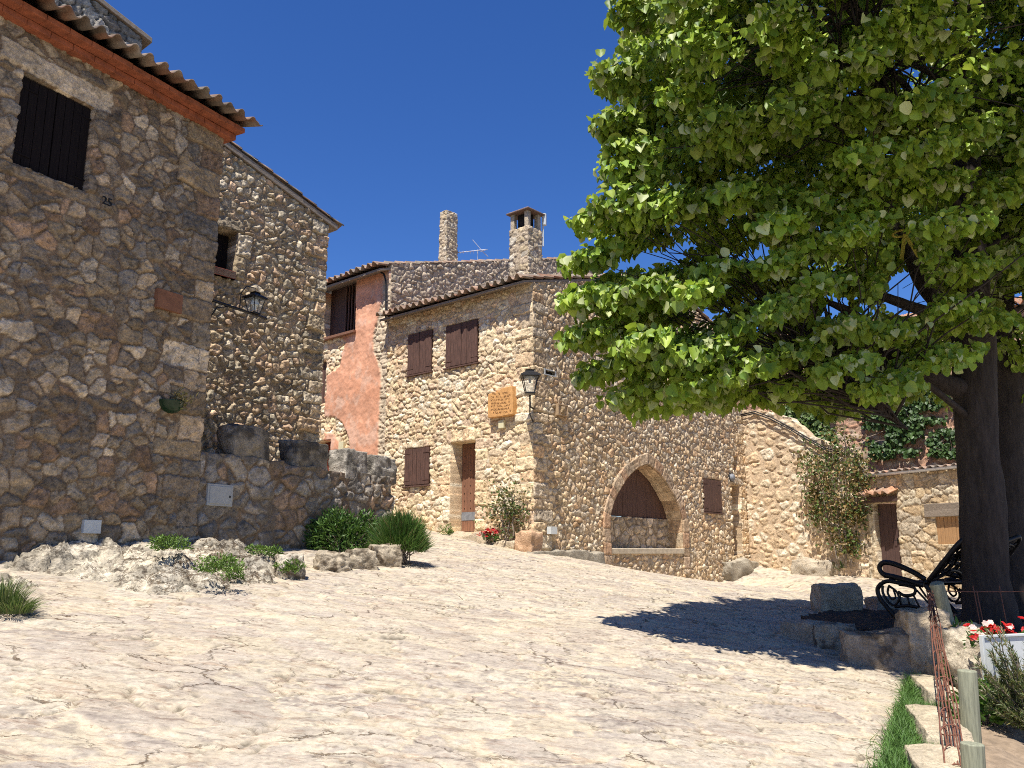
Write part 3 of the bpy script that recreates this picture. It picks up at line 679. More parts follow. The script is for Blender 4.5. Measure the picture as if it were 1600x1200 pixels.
# ================================================================== SECOND HOUSE (lit gable)
F2 = Frame((-3.69, 16.0), (0.649, 0.761))
ST_2 = dict(sx=0.158, sy=0.12, seed=201, jit=1.0, drop=0.2, p=2.8, warp=0.026, wt=0.35, joint=0.010, edge=0.022, relief=0.042, tilt=0.28, rough=0.02,
            pal=[(0.48, 0.375, 0.235), (0.55, 0.435, 0.29), (0.42, 0.33, 0.215), (0.53, 0.38, 0.235), (0.63, 0.525, 0.37), (0.45, 0.38, 0.265), (0.57, 0.395, 0.25)],
            mortar=(0.32, 0.24, 0.15), tone=0.4, blotch=0.28, lichen=0.45, li_at=0.3, li_col=(0.17, 0.145, 0.105))
h2 = root('gable_house', F2.P(-1.5, 0.8, 0), 'rough olive grey stone house behind the left house, its gable lit by the sun', 'house')
e2 = F2.uv(512, 352)[1]; r2_ = F2.uv(352, 232); k2 = (r2_[1] - e2) / r2_[0]
w2 = F2.box((333, 352, 366, 428))
g = wall_geo(F2, -4.2, 0.0, 0.6, lambda u: e2 + k2 * u, 0.017, ST_2, holes=[(w2[0], w2[1], w2[2], w2[3], 0.34)],
             blocks=quoins(1, 0.0, 0.6, e2, 9, (0.2, 0.32), (0.4, 0.55), (0.24, 0.32)) + [(w2[1], w2[1] + 0.22, w2[2] - 0.1, w2[2] + 0.35), (w2[1], w2[1] + 0.3, w2[2] + 0.35, w2[3]), (w2[0] - 0.2, w2[1] + 0.15, w2[3], w2[3] + 0.24)], thick=0.35)
np_mesh('wall', g[0], [g[1]], 'masonry', h2, g[2])
F2e = Frame(F2.P(0, 0, -0.35)[:2], -F2.n, n=F2.d)
g = wall_geo(F2e, 0, 5.5, 0.6, e2, 0.05, dict(ST_2, seed=230), thick=0.3); np_mesh('rear_wall', g[0], [g[1]], 'masonry', h2, g[2])
shutters(F2, (w2[0] + 0.01, w2[1] - 0.01, w2[2] + 0.02, w2[3] - 0.02), h2, 1, 4, 'wood_black', w=-0.26, sill=False, hinge=False)
mb = MB(); mb.fbox(F2, w2[0] - 0.05, w2[1] - 0.02, w2[2] - 0.13, w2[2] + 0.01, -0.22, 0.10)
tag(mb.build('window_box', 'redpaint', None, bev=0.006), 'low red wooden planter box on the window ledge of the gable house', 'planter')
al = math.atan(-k2)
s2 = np.array([-F2.d[0] * math.cos(al), -F2.d[1] * math.cos(al), math.sin(al)])
g = roof_geo(F2.P(0.32, e2 - 0.32 * math.tan(al) + 0.15, 0.075), [-F2.n[0], -F2.n[1], 0], s2, 6.0, 5.0, 0.22, seed=8, amp=0.7, pal=TILE_PAL * 0.95)
rf = np_mesh('roof', g[0], [g[1]], 'tile', h2, g[2])
P0 = F2.P(-4.4, e2 + k2 * -4.4 + 0.01, 0.10); slab(mb, F2, -4.4, e2 + k2 * -4.4 + 0.01, 0.20, e2 + k2 * 0.20 + 0.01, -6.0, 0.06, 0.11)
mb.build('roof_edge', 'wood_grey', rf, bev=0.008)

# ================================================================== LOW CRENELLATED WALL
gw0, gw1 = FA.uv(335, 706)[1], FA.uv(596, 746)[1]; uE = FA.uv(612, 760)[0]
lw = root('garden_wall', FA.P(2, ground(-3, 13) - 0.2, 0), 'low stone wall with boulder merlons running on from the left house to the bushes', 'wall')
stw = dict(ST_A, seed=171, sx=0.22, sy=0.16, pal=[(0.36, 0.31, 0.25), (0.33, 0.285, 0.235), (0.40, 0.34, 0.27), (0.37, 0.26, 0.18), (0.30, 0.27, 0.235), (0.43, 0.37, 0.30)], p=3.2, relief=0.03, edge=0.022, rough=0.012, joint=0.013, lichen=0.45)
topw = lambda u: gw0 + (gw1 - gw0) * np.clip(u / uE, 0, 1) + 0.03 * vn2(u * 4, u * 0, 3)
def lwcol(u, v, h, c):
    # bulging, broken face towards the free end
    k = sstep(uE - 1.3, uE, u); h2_ = h + k * 0.09 * np.clip(fbm2(u * 4.5, v * 4.5, 44, 4, 0.6) + 0.2, 0, 1)
    d = sstep(0.1, 0.6, fbm2(u * 3, v * 3, 45, 4, 0.6) + 0.8 * sstep(0.35, 0, topw(u) - v))[..., None] * 0.6
    return h2_, c * (1 - d) + np.array((0.16, 0.14, 0.115)) * d
g = wall_geo(FA, 0.002, uE, 0.0, topw, 0.017, stw, thick=0.42, colfn=lwcol, w0=-0.03)
np_mesh('wall', g[0], [g[1]], 'masonry', lw, g[2])
for k, (x0, x1, ya, yb) in enumerate(((346, 413, 668, 716), (446, 504, 690, 732), (524, 564, 703, 746), (569, 611, 713, 752))):
    xm = (x0 + x1) / 2; u, v = FA.uv(xm, yb, -0.2); _, vt = FA.uv(xm, ya, -0.2); ua = FA.uv(x0, yb, -0.2)[0]; ub = FA.uv(x1, yb, -0.2)[0]
    stone('merlon', FA.P(u, (v + vt) / 2 - 0.03, -0.21), ((ub - ua) * 0.86, 0.38, (vt - v) + 0.04), parent=lw, rz=FA.rot(), seed=40 + k, rough=0.055, rnd=0.20, col=(0.27, 0.235, 0.185) if k < 2 else (0.40, 0.36, 0.30), var=0.35, dark=(0.11, 0.095, 0.075) if k < 2 else (0.19, 0.17, 0.14), n=26)

# ================================================================== CENTRAL STONE HOUSE
K0 = np.array([0.43, 17.0])
FC1 = Frame((-3.09, 20.07), (0.754, -0.657), n=(-0.657, -0.754)); uK = float((K0 - FC1.O) @ FC1.d)
FB = Frame(K0, (0.657, 0.754), n=(0.754, -0.657)); LB = 9.45
e1 = FC1.uv(829, 442)[1]
hC = root('corner_house', [K0[0] + 1.0, K0[1] + 2.5, 1.4], 'two sided stone house at the centre with a sunlit shuttered front and a pointed arch', 'house')
ST_C = dict(sx=0.205, sy=0.120, seed=301, jit=0.85, drop=0.20, p=3.2, warp=0.018, wt=0.3, joint=0.006, edge=0.022, relief=0.026, tilt=0.17, rough=0.012,
            pal=[(0.80, 0.63, 0.40), (0.84, 0.69, 0.47), (0.76, 0.575, 0.35), (0.70, 0.55, 0.37), (0.86, 0.75, 0.55), (0.77, 0.555, 0.34), (0.82, 0.66, 0.41), (0.71, 0.53, 0.36)],
            mortar=(0.60, 0.45, 0.285), tone=0.24, blotch=0.16, lichen=0.25, li_at=0.5, li_col=(0.53, 0.395, 0.26), rowvar=True)
s1, s2b, s3, dr = FC1.box((639, 523, 676, 580)), FC1.box((698, 510, 748, 566)), FC1.box((634, 702, 672, 757)), FC1.box((705, 692, 742, 831))
bl = quoins(1, uK, 0.9, e1, 14, (0.2, 0.34), (0.45, 0.62), (0.25, 0.36))
for b_ in (s1, s2b, s3): bl += lintel(b_[0], b_[1], b_[3], 0.18, 6, 0.12)
bl += lintel(dr[0], dr[1], dr[3], 0.26, 6, 0.15) + quoins(1, dr[0], dr[2], dr[3], 17, (0.22, 0.3), (0.32, 0.45), (0.2, 0.28))[:0]
v = dr[2]
rg = random.Random(8)
while v < dr[3] - 0.1:
    hh = rg.uniform(0.2, 0.3); bl += [(dr[0] - rg.uniform(0.22, 0.45), dr[0], v, v + hh), (dr[1], dr[1] + rg.uniform(0.25, 0.5), v + 0.05, v + 0.05 + hh)]; v += hh
g = wall_geo(FC1, 0.10, uK, 0.6, e1, 0.018, ST_C, holes=[(*s1, 0.08), (*s2b, 0.08), (*s3, 0.08), (*dr, 0.46)], blocks=bl, thick=0.35)
np_mesh('wall', g[0], [g[1]], 'masonry', hC, g[2]).__setitem__('label', 'bright cream stone front in full sun')
for b_, lf, pr, lb in ((s1, 2, 2, 'narrow brown shuttered upper window'), (s2b, 2, 3, 'wider brown shuttered upper window'), (s3, 2, 3, 'brown shuttered ground floor window')):
    shutters(FC1, b_, hC, lf, pr, 'wood', w=0.015, label=lb)
plank_door(FC1, (dr[0] + 0.01, dr[1] - 0.005, dr[2] + 0.02, dr[3] - 0.01), hC, 'wood_door', -0.34, 4, studs=True, kick=True, label='weathered reddish plank door with a grey metal band')
# gable side with the arch
class Arch:
    depth = 0.38
    def __init__(s, u0, u1, vb, vs, va, p=1.75): s.u0, s.u1, s.vb, s.vs, s.va, s.p = u0, u1, vb, vs, va, p; s.um = (u0 + u1) / 2; s.hw = (u1 - u0) / 2
    def top(s, u):
        f = np.clip(1 - np.abs(u - s.um) / s.hw, 0, 1); return s.vs + (s.va - s.vs) * (1 - (1 - f) ** s.p) ** (1 / s.p)
    def inside(s, u, v): return (u > s.u0) & (u < s.u1) & (v > s.vb) & (v < s.top(u))
    def curve(s, n=140):
        f = np.linspace(0, 1, n) ** 1.8; uL = s.u0 + f * s.hw
        L = np.stack([uL, s.top(uL)], -1); Rr = np.stack([2 * s.um - uL[::-1], s.top(uL[::-1])], -1)
        return np.concatenate([L, Rr[1:]])
    def poly(s): return np.concatenate([[(s.u0, s.vb)], [(s.u0, x) for x in np.linspace(s.vb, s.vs, 30)[1:-1]], s.curve(), [(s.u1, x) for x in np.linspace(s.vs, s.vb, 30)[1:-1]], [(s.u1, s.vb)], [(x, s.vb) for x in np.linspace(s.u1, s.u0, 90)[1:-1]]])
    def near(s, u, v, d):
        P = s.poly(); return np.array([np.min((P[:, 0] - a) ** 2 + (P[:, 1] - b) ** 2) < (2 * d) ** 2 for a, b in zip(u, v)], bool)
    def snap(s, u, v):
        P = s.poly(); i = [int(np.argmin((P[:, 0] - a) ** 2 + (P[:, 1] - b) ** 2)) for a, b in zip(u, v)]; return P[i, 0], P[i, 1]
aL, aR = FB.uv(951, 857), FB.uv(1066, 860); asp = (FB.uv(951, 815)[1] + FB.uv(1066, 815)[1]) / 2
ar = Arch(aL[0], aR[0], (aL[1] + aR[1]) / 2, asp, FB.uv(1004, 725)[1], 1.5)
sB, uB, nB, vB = FB.box((1097, 747, 1127, 802)), FB.box((984, 538, 1008, 590)), FB.box((1141, 757, 1160, 868)), FB.box((850, 578, 865, 588))
nB2 = FB.box((1144, 712, 1153, 735))
ST_B = dict(sx=0.152, sy=0.130, seed=331, jit=0.95, drop=0.14, p=2.4, warp=0.022, wt=0.25, joint=0.007, edge=0.026, relief=0.034, tilt=0.16, rough=0.015,
            pal=[(0.68, 0.51, 0.31), (0.74, 0.57, 0.375), (0.61, 0.45, 0.285), (0.67, 0.45, 0.26), (0.78, 0.64, 0.45), (0.56, 0.455, 0.325), (0.71, 0.515, 0.31)],
            mortar=(0.48, 0.35, 0.215), tone=0.32, blotch=0.24, lichen=0.28, li_at=0.42, li_col=(0.32, 0.26, 0.185))
kB = math.tan(R(14.5)); uR = 5.2
topB = lambda u: e1 + np.where(u < uR, kB * u, kB * uR - kB * (u - uR))
bl = quoins(-1, 0.0, 0.9, e1, 14, (0.2, 0.34), (0.4, 0.62), (0.25, 0.38)) + quoins(1, LB, 0.9, e1 + 0.1, 19, (0.2, 0.32), (0.35, 0.5), (0.2, 0.3))
bl += lintel(sB[0], sB[1], sB[3], 0.2, 6, 0.12) + [(nB[0] - 0.15, nB[1] + 0.25, nB[3], nB[3] + 0.2)]
v = nB[2]; rg = random.Random(5)
while v < nB[3] - 0.1:
    hh = rg.uniform(0.24, 0.36); bl += [(nB[1], nB[1] + rg.uniform(0.3, 0.5), v, v + hh)]; v += hh
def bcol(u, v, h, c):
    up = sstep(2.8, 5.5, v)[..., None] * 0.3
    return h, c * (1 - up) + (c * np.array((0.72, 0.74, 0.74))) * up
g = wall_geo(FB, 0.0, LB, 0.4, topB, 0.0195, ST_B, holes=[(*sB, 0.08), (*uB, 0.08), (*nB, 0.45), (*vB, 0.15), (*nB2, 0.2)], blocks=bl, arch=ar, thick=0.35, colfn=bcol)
np_mesh('wall', g[0], [g[1]], 'masonry', hC, g[2]).__setitem__('label', 'brown rubble gable wall with a pointed arch')
shutters(FB, sB, hC, 2, 2, 'wood', w=0.015, label='small brown shuttered window right of the arch')
shutters(FB, uB, hC, 2, 2, 'wood', w=0.015, label='brown shuttered upper window half hidden by tree leaves')
plank_door(FB, (nB[0] + 0.0, nB[1] - 0.0, nB[2] + 0.05, nB[3] - 0.01), hC, 'wood', -0.40, 5, label='narrow dark plank door beside the yellow stone wall')
mb = MB(); mb.fbox(FB, nB2[0], nB2[1], nB2[2], nB2[3], -0.19, -0.16); mb.build('slot_window', 'darkhole', hC); mb = MB(); mb.fbox(FB, vB[0], vB[1], vB[2], vB[3], -0.14, -0.03); mb.build('vent', 'darkhole', hC)
mb = MB()
for (a, b, c, d) in ((vB[0] - 0.04, vB[1] + 0.04, vB[3], vB[3] + 0.022), (vB[0] - 0.04, vB[1] + 0.04, vB[2] - 0.022, vB[2]), (vB[0] - 0.04, vB[0], vB[2], vB[3]), (vB[1], vB[1] + 0.04, vB[2], vB[3])): mb.fbox(FB, a, b, c, d, -0.02, 0.045)
mb.build('vent_frame', 'greybox', hC, bev=0.004)
# arch ring
P = np.concatenate([[(ar.u0, x) for x in np.arange(ar.vb - 0.42, ar.vs, 0.018)], ar.curve(160), [(ar.u1, x) for x in np.arange(ar.vs, ar.vb - 0.62, -0.018)]])
keepp = np.concatenate([[True], np.linalg.norm(np.diff(P, axis=0), axis=1) > 0.004]); P = P[keepp]
sd = np.concatenate([[0], np.cumsum(np.linalg.norm(np.diff(P, axis=0), axis=1))]); S = np.arange(0, sd[-1], 0.018)
P = np.stack([np.interp(S, sd, P[:, 0]), np.interp(S, sd, P[:, 1])], -1)
Tn = np.gradient(P, axis=0); kern = np.ones(7) / 7
Tn = np.stack([np.convolve(np.pad(Tn[:, i], 3, 'edge'), kern, 'valid') for i in (0, 1)], -1); Tn /= np.linalg.norm(Tn, axis=1, keepdims=True)
Nn = np.stack([-Tn[:, 1], Tn[:, 0]], -1)
rr = np.linspace(0, 0.235, 15); SS, RR = np.meshgrid(S, rr); wid = 1 + 0.2 * (hsh(np.floor(SS / 0.36), 0, 6) - 0.4)
blk = [(s0 + RNG.uniform(-0.05, 0.05), 0, -0.3, 0.9) for s0 in np.arange(0, sd[-1], 0.30)]
bx = [(blk[i][0], blk[i + 1][0] if i + 1 < len(blk) else sd[-1], -0.5, 0.5) for i in range(len(blk))]
h, c = masonry(SS, RR, dict(ST_B, seed=350, relief=0.02, joint=0.007, edge=0.02, tilt=0.03, warp=0.008, rough=0.006, pal=[(0.47, 0.335, 0.21), (0.51, 0.38, 0.25), (0.46, 0.29, 0.175), (0.49, 0.355, 0.235)], lichen=0.3), bx)
nS = len(S); U_ = P[None, :, 0] + Nn[None, :, 0] * RR * wid; V_ = P[None, :, 1] + Nn[None, :, 1] * RR * wid
X = FB.PV(U_, V_, h + 0.055); Xi = FB.PV(np.tile(P[:, 0], (2, 1)), np.tile(P[:, 1], (2, 1)), np.repeat([[-0.1], [0.055]], nS, 1))
Xo = FB.PV(U_[-1:], V_[-1:], np.full((1, nS), -0.05))
AL = np.concatenate([Xi[:1], X, Xo]); CA = np.concatenate([c[:1], c, c[-1:]]); n0 = len(AL); id_ = np.arange(n0 * nS).reshape(n0, nS)
q = np.stack([id_[:-1, :-1], id_[1:, :-1], id_[1:, 1:], id_[:-1, 1:]], -1).reshape(-1, 4)
dd = np.linspace(-0.375, 0.045, 22); SS2, DD = np.meshgrid(S, dd)
bx2 = [(x[0], x[1], -1.0 if i % 2 else -0.16, -0.16 if i % 2 else 0.3) for i, x in enumerate(bx)] + [(x[0], x[1], -0.16 if i % 2 else -1.0, 0.3 if i % 2 else -0.16) for i, x in enumerate(bx)]
h2_, c2_ = masonry(SS2, DD, dict(ST_B, seed=352, relief=0.016, joint=0.006, edge=0.016, tilt=0.03, warp=0.008, rough=0.006, pal=[(0.56, 0.41, 0.26), (0.62, 0.48, 0.32), (0.54, 0.37, 0.225), (0.60, 0.45, 0.29)], lichen=0.15), bx2)
XI = FB.PV(P[None, :, 0] - Nn[None, :, 0] * (h2_ + 0.012), P[None, :, 1] - Nn[None, :, 1] * (h2_ + 0.012), DD)
i2 = np.arange(XI.shape[0] * nS).reshape(XI.shape[0], nS); q2 = np.stack([i2[:-1, :-1], i2[1:, :-1], i2[1:, 1:], i2[:-1, 1:]], -1).reshape(-1, 4)
np_mesh('arch_soffit', XI.reshape(-1, 3), [q2], 'masonry', hC, c2_.reshape(-1, 3))
np_mesh('arch_ring', AL.reshape(-1, 3), [q], 'masonry', hC, CA.reshape(-1, 3))
# niche behind the arch: stone parapet, boarded above, floor ledge
vN = FB.uv(1000, 809, -0.37)[1]
FN = Frame(FB.P(0, 0, -0.37)[:2], FB.d, n=FB.n)
g = wall_geo(FN, ar.u0 - 0.3, ar.u1 + 0.3, ar.vb - 0.05, vN, 0.022, dict(ST_B, seed=360, sx=0.24, sy=0.22, relief=0.03, tilt=0.08, joint=0.014, mortar=(0.26, 0.19, 0.12), pal=[(0.60, 0.47, 0.32), (0.66, 0.53, 0.38), (0.55, 0.43, 0.30)], tone=0.4, lichen=0.1), thick=0.2)
np_mesh('niche_wall', g[0], [g[1]], 'masonry', hC, g[2])
mb = MB(); planks(mb, FN, ar.u0 - 0.3, ar.u1 + 0.3, vN + 0.01, ar.va + 0.2, -0.06, -0.02, 18); mb.build('niche_boards', 'wood', hC)
mb = MB(); mb.fbox(FB, ar.u0 + 0.002, ar.u1 - 0.002, ar.vb - 0.10, ar.vb + 0.02, -0.39, 0.07, j=0.01); mb.build('ledge', 'sandstone', hC, bev=0.015)
# roofs
ang = R(14.5); sB_ = np.array([FB.d[0] * math.cos(ang), FB.d[1] * math.cos(ang), math.sin(ang)]); sB2 = np.array([-FB.d[0] * math.cos(ang), -FB.d[1] * math.cos(ang), math.sin(ang)])
ov = 0.38
P0 = FC1.P(0.08, e1 - ov * math.tan(ang) + 0.13, ov)
g1 = roof_geo(P0, [FC1.d[0], FC1.d[1], 0], sB_, uK - 0.03, 5.2 / math.cos(ang) + ov, 0.215, seed=13)
P1 = FC1.P(0.08, e1 - ov * math.tan(ang) + 0.13, -(2 * uR + ov))
g2 = roof_geo(P1, [FC1.d[0], FC1.d[1], 0], sB2, uK - 0.03, 5.2 / math.cos(ang) + ov, 0.215, seed=14)
g = join(g1, g2); rC = np_mesh('roof', g[0], [g[1]], 'tile', hC, g[2])
mb = MB()
Q = lambda u, w, dv: FC1.P(u, e1 + (-w) * math.tan(ang) + dv, w)
mb.hexa(np.array([Q(0.10, 0.30, 0.0), Q(uK + 0.02, 0.30, 0.0), Q(uK + 0.02, -5.2, 0.0), Q(0.10, -5.2, 0.0), Q(0.10, 0.30, 0.05), Q(uK + 0.02, 0.30, 0.05), Q(uK + 0.02, -5.2, 0.05), Q(0.10, -5.2, 0.05)]))
mb.build('eave_boards', 'wood_grey', rC)
# chimney with an open pillared top
def box_stack(corner, la, lb, z0, z1, st, res, taper=0.0):
    """four walls of a stack; corner is the nearest corner, la along -FC1.d, lb along FB.d"""
    a = -FC1.d; b = FB.d; c0 = np.array(corner[:2]); gs = []
    for O, d, n, L in ((c0 + a * la, -a, -b, la), (c0, b, -a, lb), (c0 + b * lb, a, b, la), (c0 + a * la + b * lb, -b, a, lb)):
        gs.append(wall_geo(Frame(O, d, n), 0, L, z0, z1, res, st, thick=0.05))
        st = dict(st, seed=st['seed'] + 1)
    V, F, C = join(*gs)
    if taper:
        cen = c0 + a * la / 2 + b * lb / 2; k = 1 + taper * (z1 - V[:, 2]) / (z1 - z0)
        V[:, :2] = cen + (V[:, :2] - cen) * k[:, None]
    return V, F, C
ST_H = dict(ST_C, seed=390, sx=0.2, sy=0.14, relief=0.018, edge=0.014, mortar=(0.46, 0.36, 0.24), pal=[(0.55, 0.45, 0.32), (0.50, 0.40, 0.28), (0.60, 0.53, 0.41), (0.45, 0.36, 0.25), (0.58, 0.46, 0.29)])
c2 = at(825, 420, 18.4); zt = at(825, 352, 18.4)[2]; ztop = at(825, 327, 18.4)[2]
g = box_stack(c2, 0.55, 0.50, c2[2] - 0.7, zt, ST_H, 0.02); ch = np_mesh('chimney', g[0], [g[1]], 'masonry', rC, g[2]); ch['label'] = 'square chimney with an open pillared top'
def bx(a0, a1, b0, b1, z0, z1, corner, col=None, mb=None, j=0.0):
    a = -FC1.d; b = FB.d; c0 = np.array(corner[:2]); f = lambda p, q, z: np.array([*(c0 + a * p + b * q), z])
    P = np.array([f(a1, b0, z0), f(a0, b0, z0), f(a0, b1, z0), f(a1, b1, z0), f(a1, b0, z1), f(a0, b0, z1), f(a0, b1, z1), f(a1, b1, z1)])
    return mb.hexa(P + (RNG.uniform(-j, j, P.shape) if j else 0), col)
mb = MB(); W1 = (0.46, 0.38, 0.27)
for a0 in (0.01, 0.43):
    for b0 in (0.01, 0.38): bx(a0, a0 + 0.11, b0, b0 + 0.11, zt - 0.03, ztop, c2, W1, mb, 0.006)
bx(0.1, 0.45, 0.1, 0.4, zt - 0.05, zt - 0.01, c2, (0.05, 0.045, 0.04), mb)
mk_ = MB(); bx(0.135, 0.415, 0.135, 0.365, zt - 0.012, ztop - 0.002, c2, None, mk_); mk_.build('chimney_dark_core', 'darkhole', rC)  # dark core block stands in for the shade between the pillars
o = mb.build('chimney_pillars', 'masonry', rC, bev=0.01)
mb = MB(); bx(-0.07, 0.62, -0.07, 0.57, ztop, ztop + 0.035, c2, (0.22, 0.15, 0.12), mb); bx(-0.03, 0.58, -0.03, 0.53, ztop + 0.035, ztop + 0.06, c2, (0.36, 0.25, 0.19), mb)
mb.build('chimney_cap', 'masonry', rC, bev=0.01)
mb = MB(); pb = c2 + np.array([FB.d[0] * 0.56, FB.d[1] * 0.56, 0])
mb.tube([[pb[0], pb[1], zt - 0.35], [pb[0], pb[1], ztop - 0.05]], 0.02, 8); mb.tube([[pb[0] + 0.03, pb[1], ztop - 0.22], [pb[0] + 0.03, pb[1], ztop + 0.06]], 0.055, 8)
mb.build('chimney_pipe', 'white', rC)

# ================================================================== TALL PINK HOUSE
hP = root('pink_house', FC1.P(-1.5, 1.6, -1), 'tall house with a flaking salmon pink plaster front and a slender chimney', 'house')
eP = FC1.uv(604, 424)[1]
ST_P = dict(ST_C, seed=411, relief=0.03, lichen=0.2)
op, lwn, rd = FC1.box((506, 446, 557, 517)), FC1.box((488, 568, 508, 630)), FC1.box((495, 690, 517, 745))
def pink(u, v, h, c):
    n = fbm2(u * 2.2, v * 2.2, 61, 5, 0.6); n2 = fbm2(u * 9, v * 9, 62, 4, 0.6); n3 = fbm2(u * 4 + 3, v * 3, 63, 4, 0.6)
    pl = np.array((0.70, 0.36, 0.225)) * (1 + 0.15 * n + 0.06 * n2)[..., None]
    pale = sstep(0.05, 0.8, n3)[..., None] * 0.55; pl = pl * (1 - pale) + np.array((0.72, 0.50, 0.38)) * pale
    dk = (sstep(0.8, 0.2, np.abs(v - (rd[3] + 0.9))) * sstep(-0.2, 0.5, n))[..., None] * 0.3; pl = pl * (1 - dk) + np.array((0.56, 0.235, 0.12)) * dk
    # bare stone: round the left openings and down the right edge
    d = np.minimum(1.4 - (u + 0.02 * n2 - (-1.0) + 0.0) * 0 - 9, 9)
    right = u - (-0.16 + 0.05 * vn2(v * 1.3, v * 0, 9) + 0.02 * n2 - 0.25 * sstep(eP - 0.5, eP - 1.8, v) * sstep(eP - 2.6, eP - 1.8, v))
    left = (op[1] - 0.35 + 0.3 * n) - u - 1.2 * np.abs(v - (op[2] - 0.25)) + 0.25
    edge = (lwn[1] + 0.10 + 0.06 * n2) - u
    ax, ay = (rd[1] - 0.2), rd[3] - 0.35; rr = np.hypot((u - ax) / 1.0, v - ay); arc = 0.22 - np.abs(rr - 0.75) - 9 * (v < ay) + 0.02 * n2
    m = np.maximum(np.maximum(right, left), np.maximum(edge - 0.02, arc)); m = sstep(0.0, 0.05, m)
    m = m * sstep(eP + 0.1, eP - 0.4, v)
    grey = np.array((0.60, 0.49, 0.35)) * (1 + 0.15 * n2)[..., None]
    inner = np.where((right > 0.0)[..., None], grey, c)
    hp = 0.05 + 0.010 * n + 0.004 * n2
    return hp * (1 - m) + h * m * 0.9, pl * (1 - m[..., None]) + inner * m[..., None]
g = wall_geo(FC1, -4.6, 0.098, 0.8, eP, 0.02, ST_P, holes=[(*op, 0.55), (*lwn, 0.25), (*rd, 0.35)], thick=0.4, colfn=pink)
np_mesh('wall', g[0], [g[1]], 'render', hP, g[2])
FT = Frame(FC1.P(0.100, 0, -0.02)[:2], FB.d, n=FB.n)
tl, tr = FT.uv(612, 408), FT.uv(880, 402); kT = (tr[1] - tl[1]) / (tr[0] - tl[0])
ST_T = dict(ST_B, seed=431, pal=[(0.52, 0.405, 0.275), (0.59, 0.47, 0.33), (0.47, 0.37, 0.26), (0.63, 0.52, 0.375)], mortar=(0.42, 0.325, 0.215), relief=0.035, lichen=0.3)
g = wall_geo(FT, 0.0, 9.0, 4.5, lambda u: tl[1] + kT * (u - tl[0]) - 0.06, 0.024, ST_T, blocks=quoins(-1, 0.0, 4.5, tl[1], 33, (0.2, 0.3), (0.3, 0.4), (0.18, 0.25)), thick=0.3)
np_mesh('side_wall', g[0], [g[1]], 'masonry', hP, g[2])
aT = math.atan(kT); sT = np.array([FB.d[0] * math.cos(aT), FB.d[1] * math.cos(aT), math.sin(aT)])
g = roof_geo(FC1.P(-4.7, eP - 0.42 * kT + 0.16, 0.42), [FC1.d[0], FC1.d[1], 0], sT, 4.83, 9.6, 0.215, seed=17)
rP = np_mesh('roof', g[0], [g[1]], 'tile', hP, g[2])
mb = MB(); Q = lambda u, w, dv: FC1.P(u, eP + (-w) * kT + dv, w)
mb.hexa(np.array([Q(-4.6, 0.34, 0.0), Q(0.11, 0.34, 0.0), Q(0.11, -9, 0.0), Q(-4.6, -9, 0.0), Q(-4.6, 0.34, 0.06), Q(0.11, 0.34, 0.06), Q(0.11, -9, 0.06), Q(-4.6, -9, 0.06)]))
mb.build('eave_boards', 'wood_grey', rP)
c1 = at(697, 402, 23.0); z1 = at(697, 328, 23.0)[2]
g = box_stack(c1, 0.26, 0.42, c1[2] - 0.6, z1, dict(ST_H, seed=395, sx=0.15, sy=0.11), 0.018, taper=0.14); o = np_mesh('chimney', g[0], [g[1]], 'masonry', rP, g[2]); o['label'] = 'slender tapering chimney without a cap'
# loggia: board panel, bars, sill
um = op[0] + (op[1] - op[0]) * 0.45
mb = MB(); mb.fbox(FC1, op[0], op[1], op[2], op[3], -0.60, -0.56); lo = mb.build('window', 'darkhole', hP); lo['label'] = 'deep dark opening with wooden bars under the pink house eave'
mb = MB(); planks(mb, FC1, op[0], um, op[2], op[3] - 0.1, -0.30, -0.26, 4); mb.build('board_panel', 'wood_door_dark', lo)
mb = MB()
for u in np.linspace(um + 0.08, op[1] - 0.1, 6): mb.fbox(FC1, u - 0.018, u + 0.018, op[2], op[3] - 0.12, -0.22, -0.185)
mb.build('bars', 'wood', lo)
mb = MB(); mb.fbox(FC1, op[0] - 0.1, op[1] + 0.05, op[2] - 0.07, op[2] + 0.0, -0.3, 0.14); mb.build('sill', 'wood_door', lo, bev=0.008)
shutters(FC1, (lwn[0], lwn[1], lwn[2], lwn[3]), hP, 1, 3, 'wood', w=-0.12, label='narrow brown window beside the gable house')
plank_door(FC1, (rd[0], rd[1], rd[2], rd[3]), hP, 'redpaint', -0.28, 4, label='dark red door behind the low wall')
mb = MB(); pt = [FC1.uv(x, y, 0.10) for x, y in ((553, 434), (575, 428), (592, 424), (600, 428), (603, 440), (603, 470), (603, 503))]
mb.tube([FC1.P(u, v, 0.10) for u, v in pt], 0.022, 8); mb.build('downpipe', 'cable', hP)

# ================================================================== STONE WALL on the right of the central house
BE = FB.P(LB, 0, 0)[:2]
FW = Frame(BE, (0.754, -0.657), n=(-0.657, -0.754))
wpts = [FW.uv(x, y) for x, y in ((1168, 640), (1200, 640), (1235, 655), (1262, 680), (1300, 694), (1345, 706))]
LW = wpts[-1][0]
topW = lambda u: np.interp(u, [p[0] for p in wpts], [p[1] for p in wpts])
ST_W = dict(sx=0.27, sy=0.19, seed=501, jit=0.95, drop=0.25, p=2.2, warp=0.03, wt=0.3, joint=0.030, edge=0.024, relief=0.026, tilt=0.12, rough=0.012,
            pal=[(0.66, 0.51, 0.33), (0.71, 0.58, 0.40), (0.60, 0.45, 0.29), (0.74, 0.63, 0.46), (0.64, 0.47, 0.29)],
            mortar=(0.56, 0.42, 0.275), tone=0.25, blotch=0.2, lichen=0.3, li_at=0.5, li_col=(0.34, 0.25, 0.17))
o = wall('stone_wall', None, FW, 0.02, LW, 0.0, topW, 0.02, ST_W, thick=0.45, ragged=0.10)
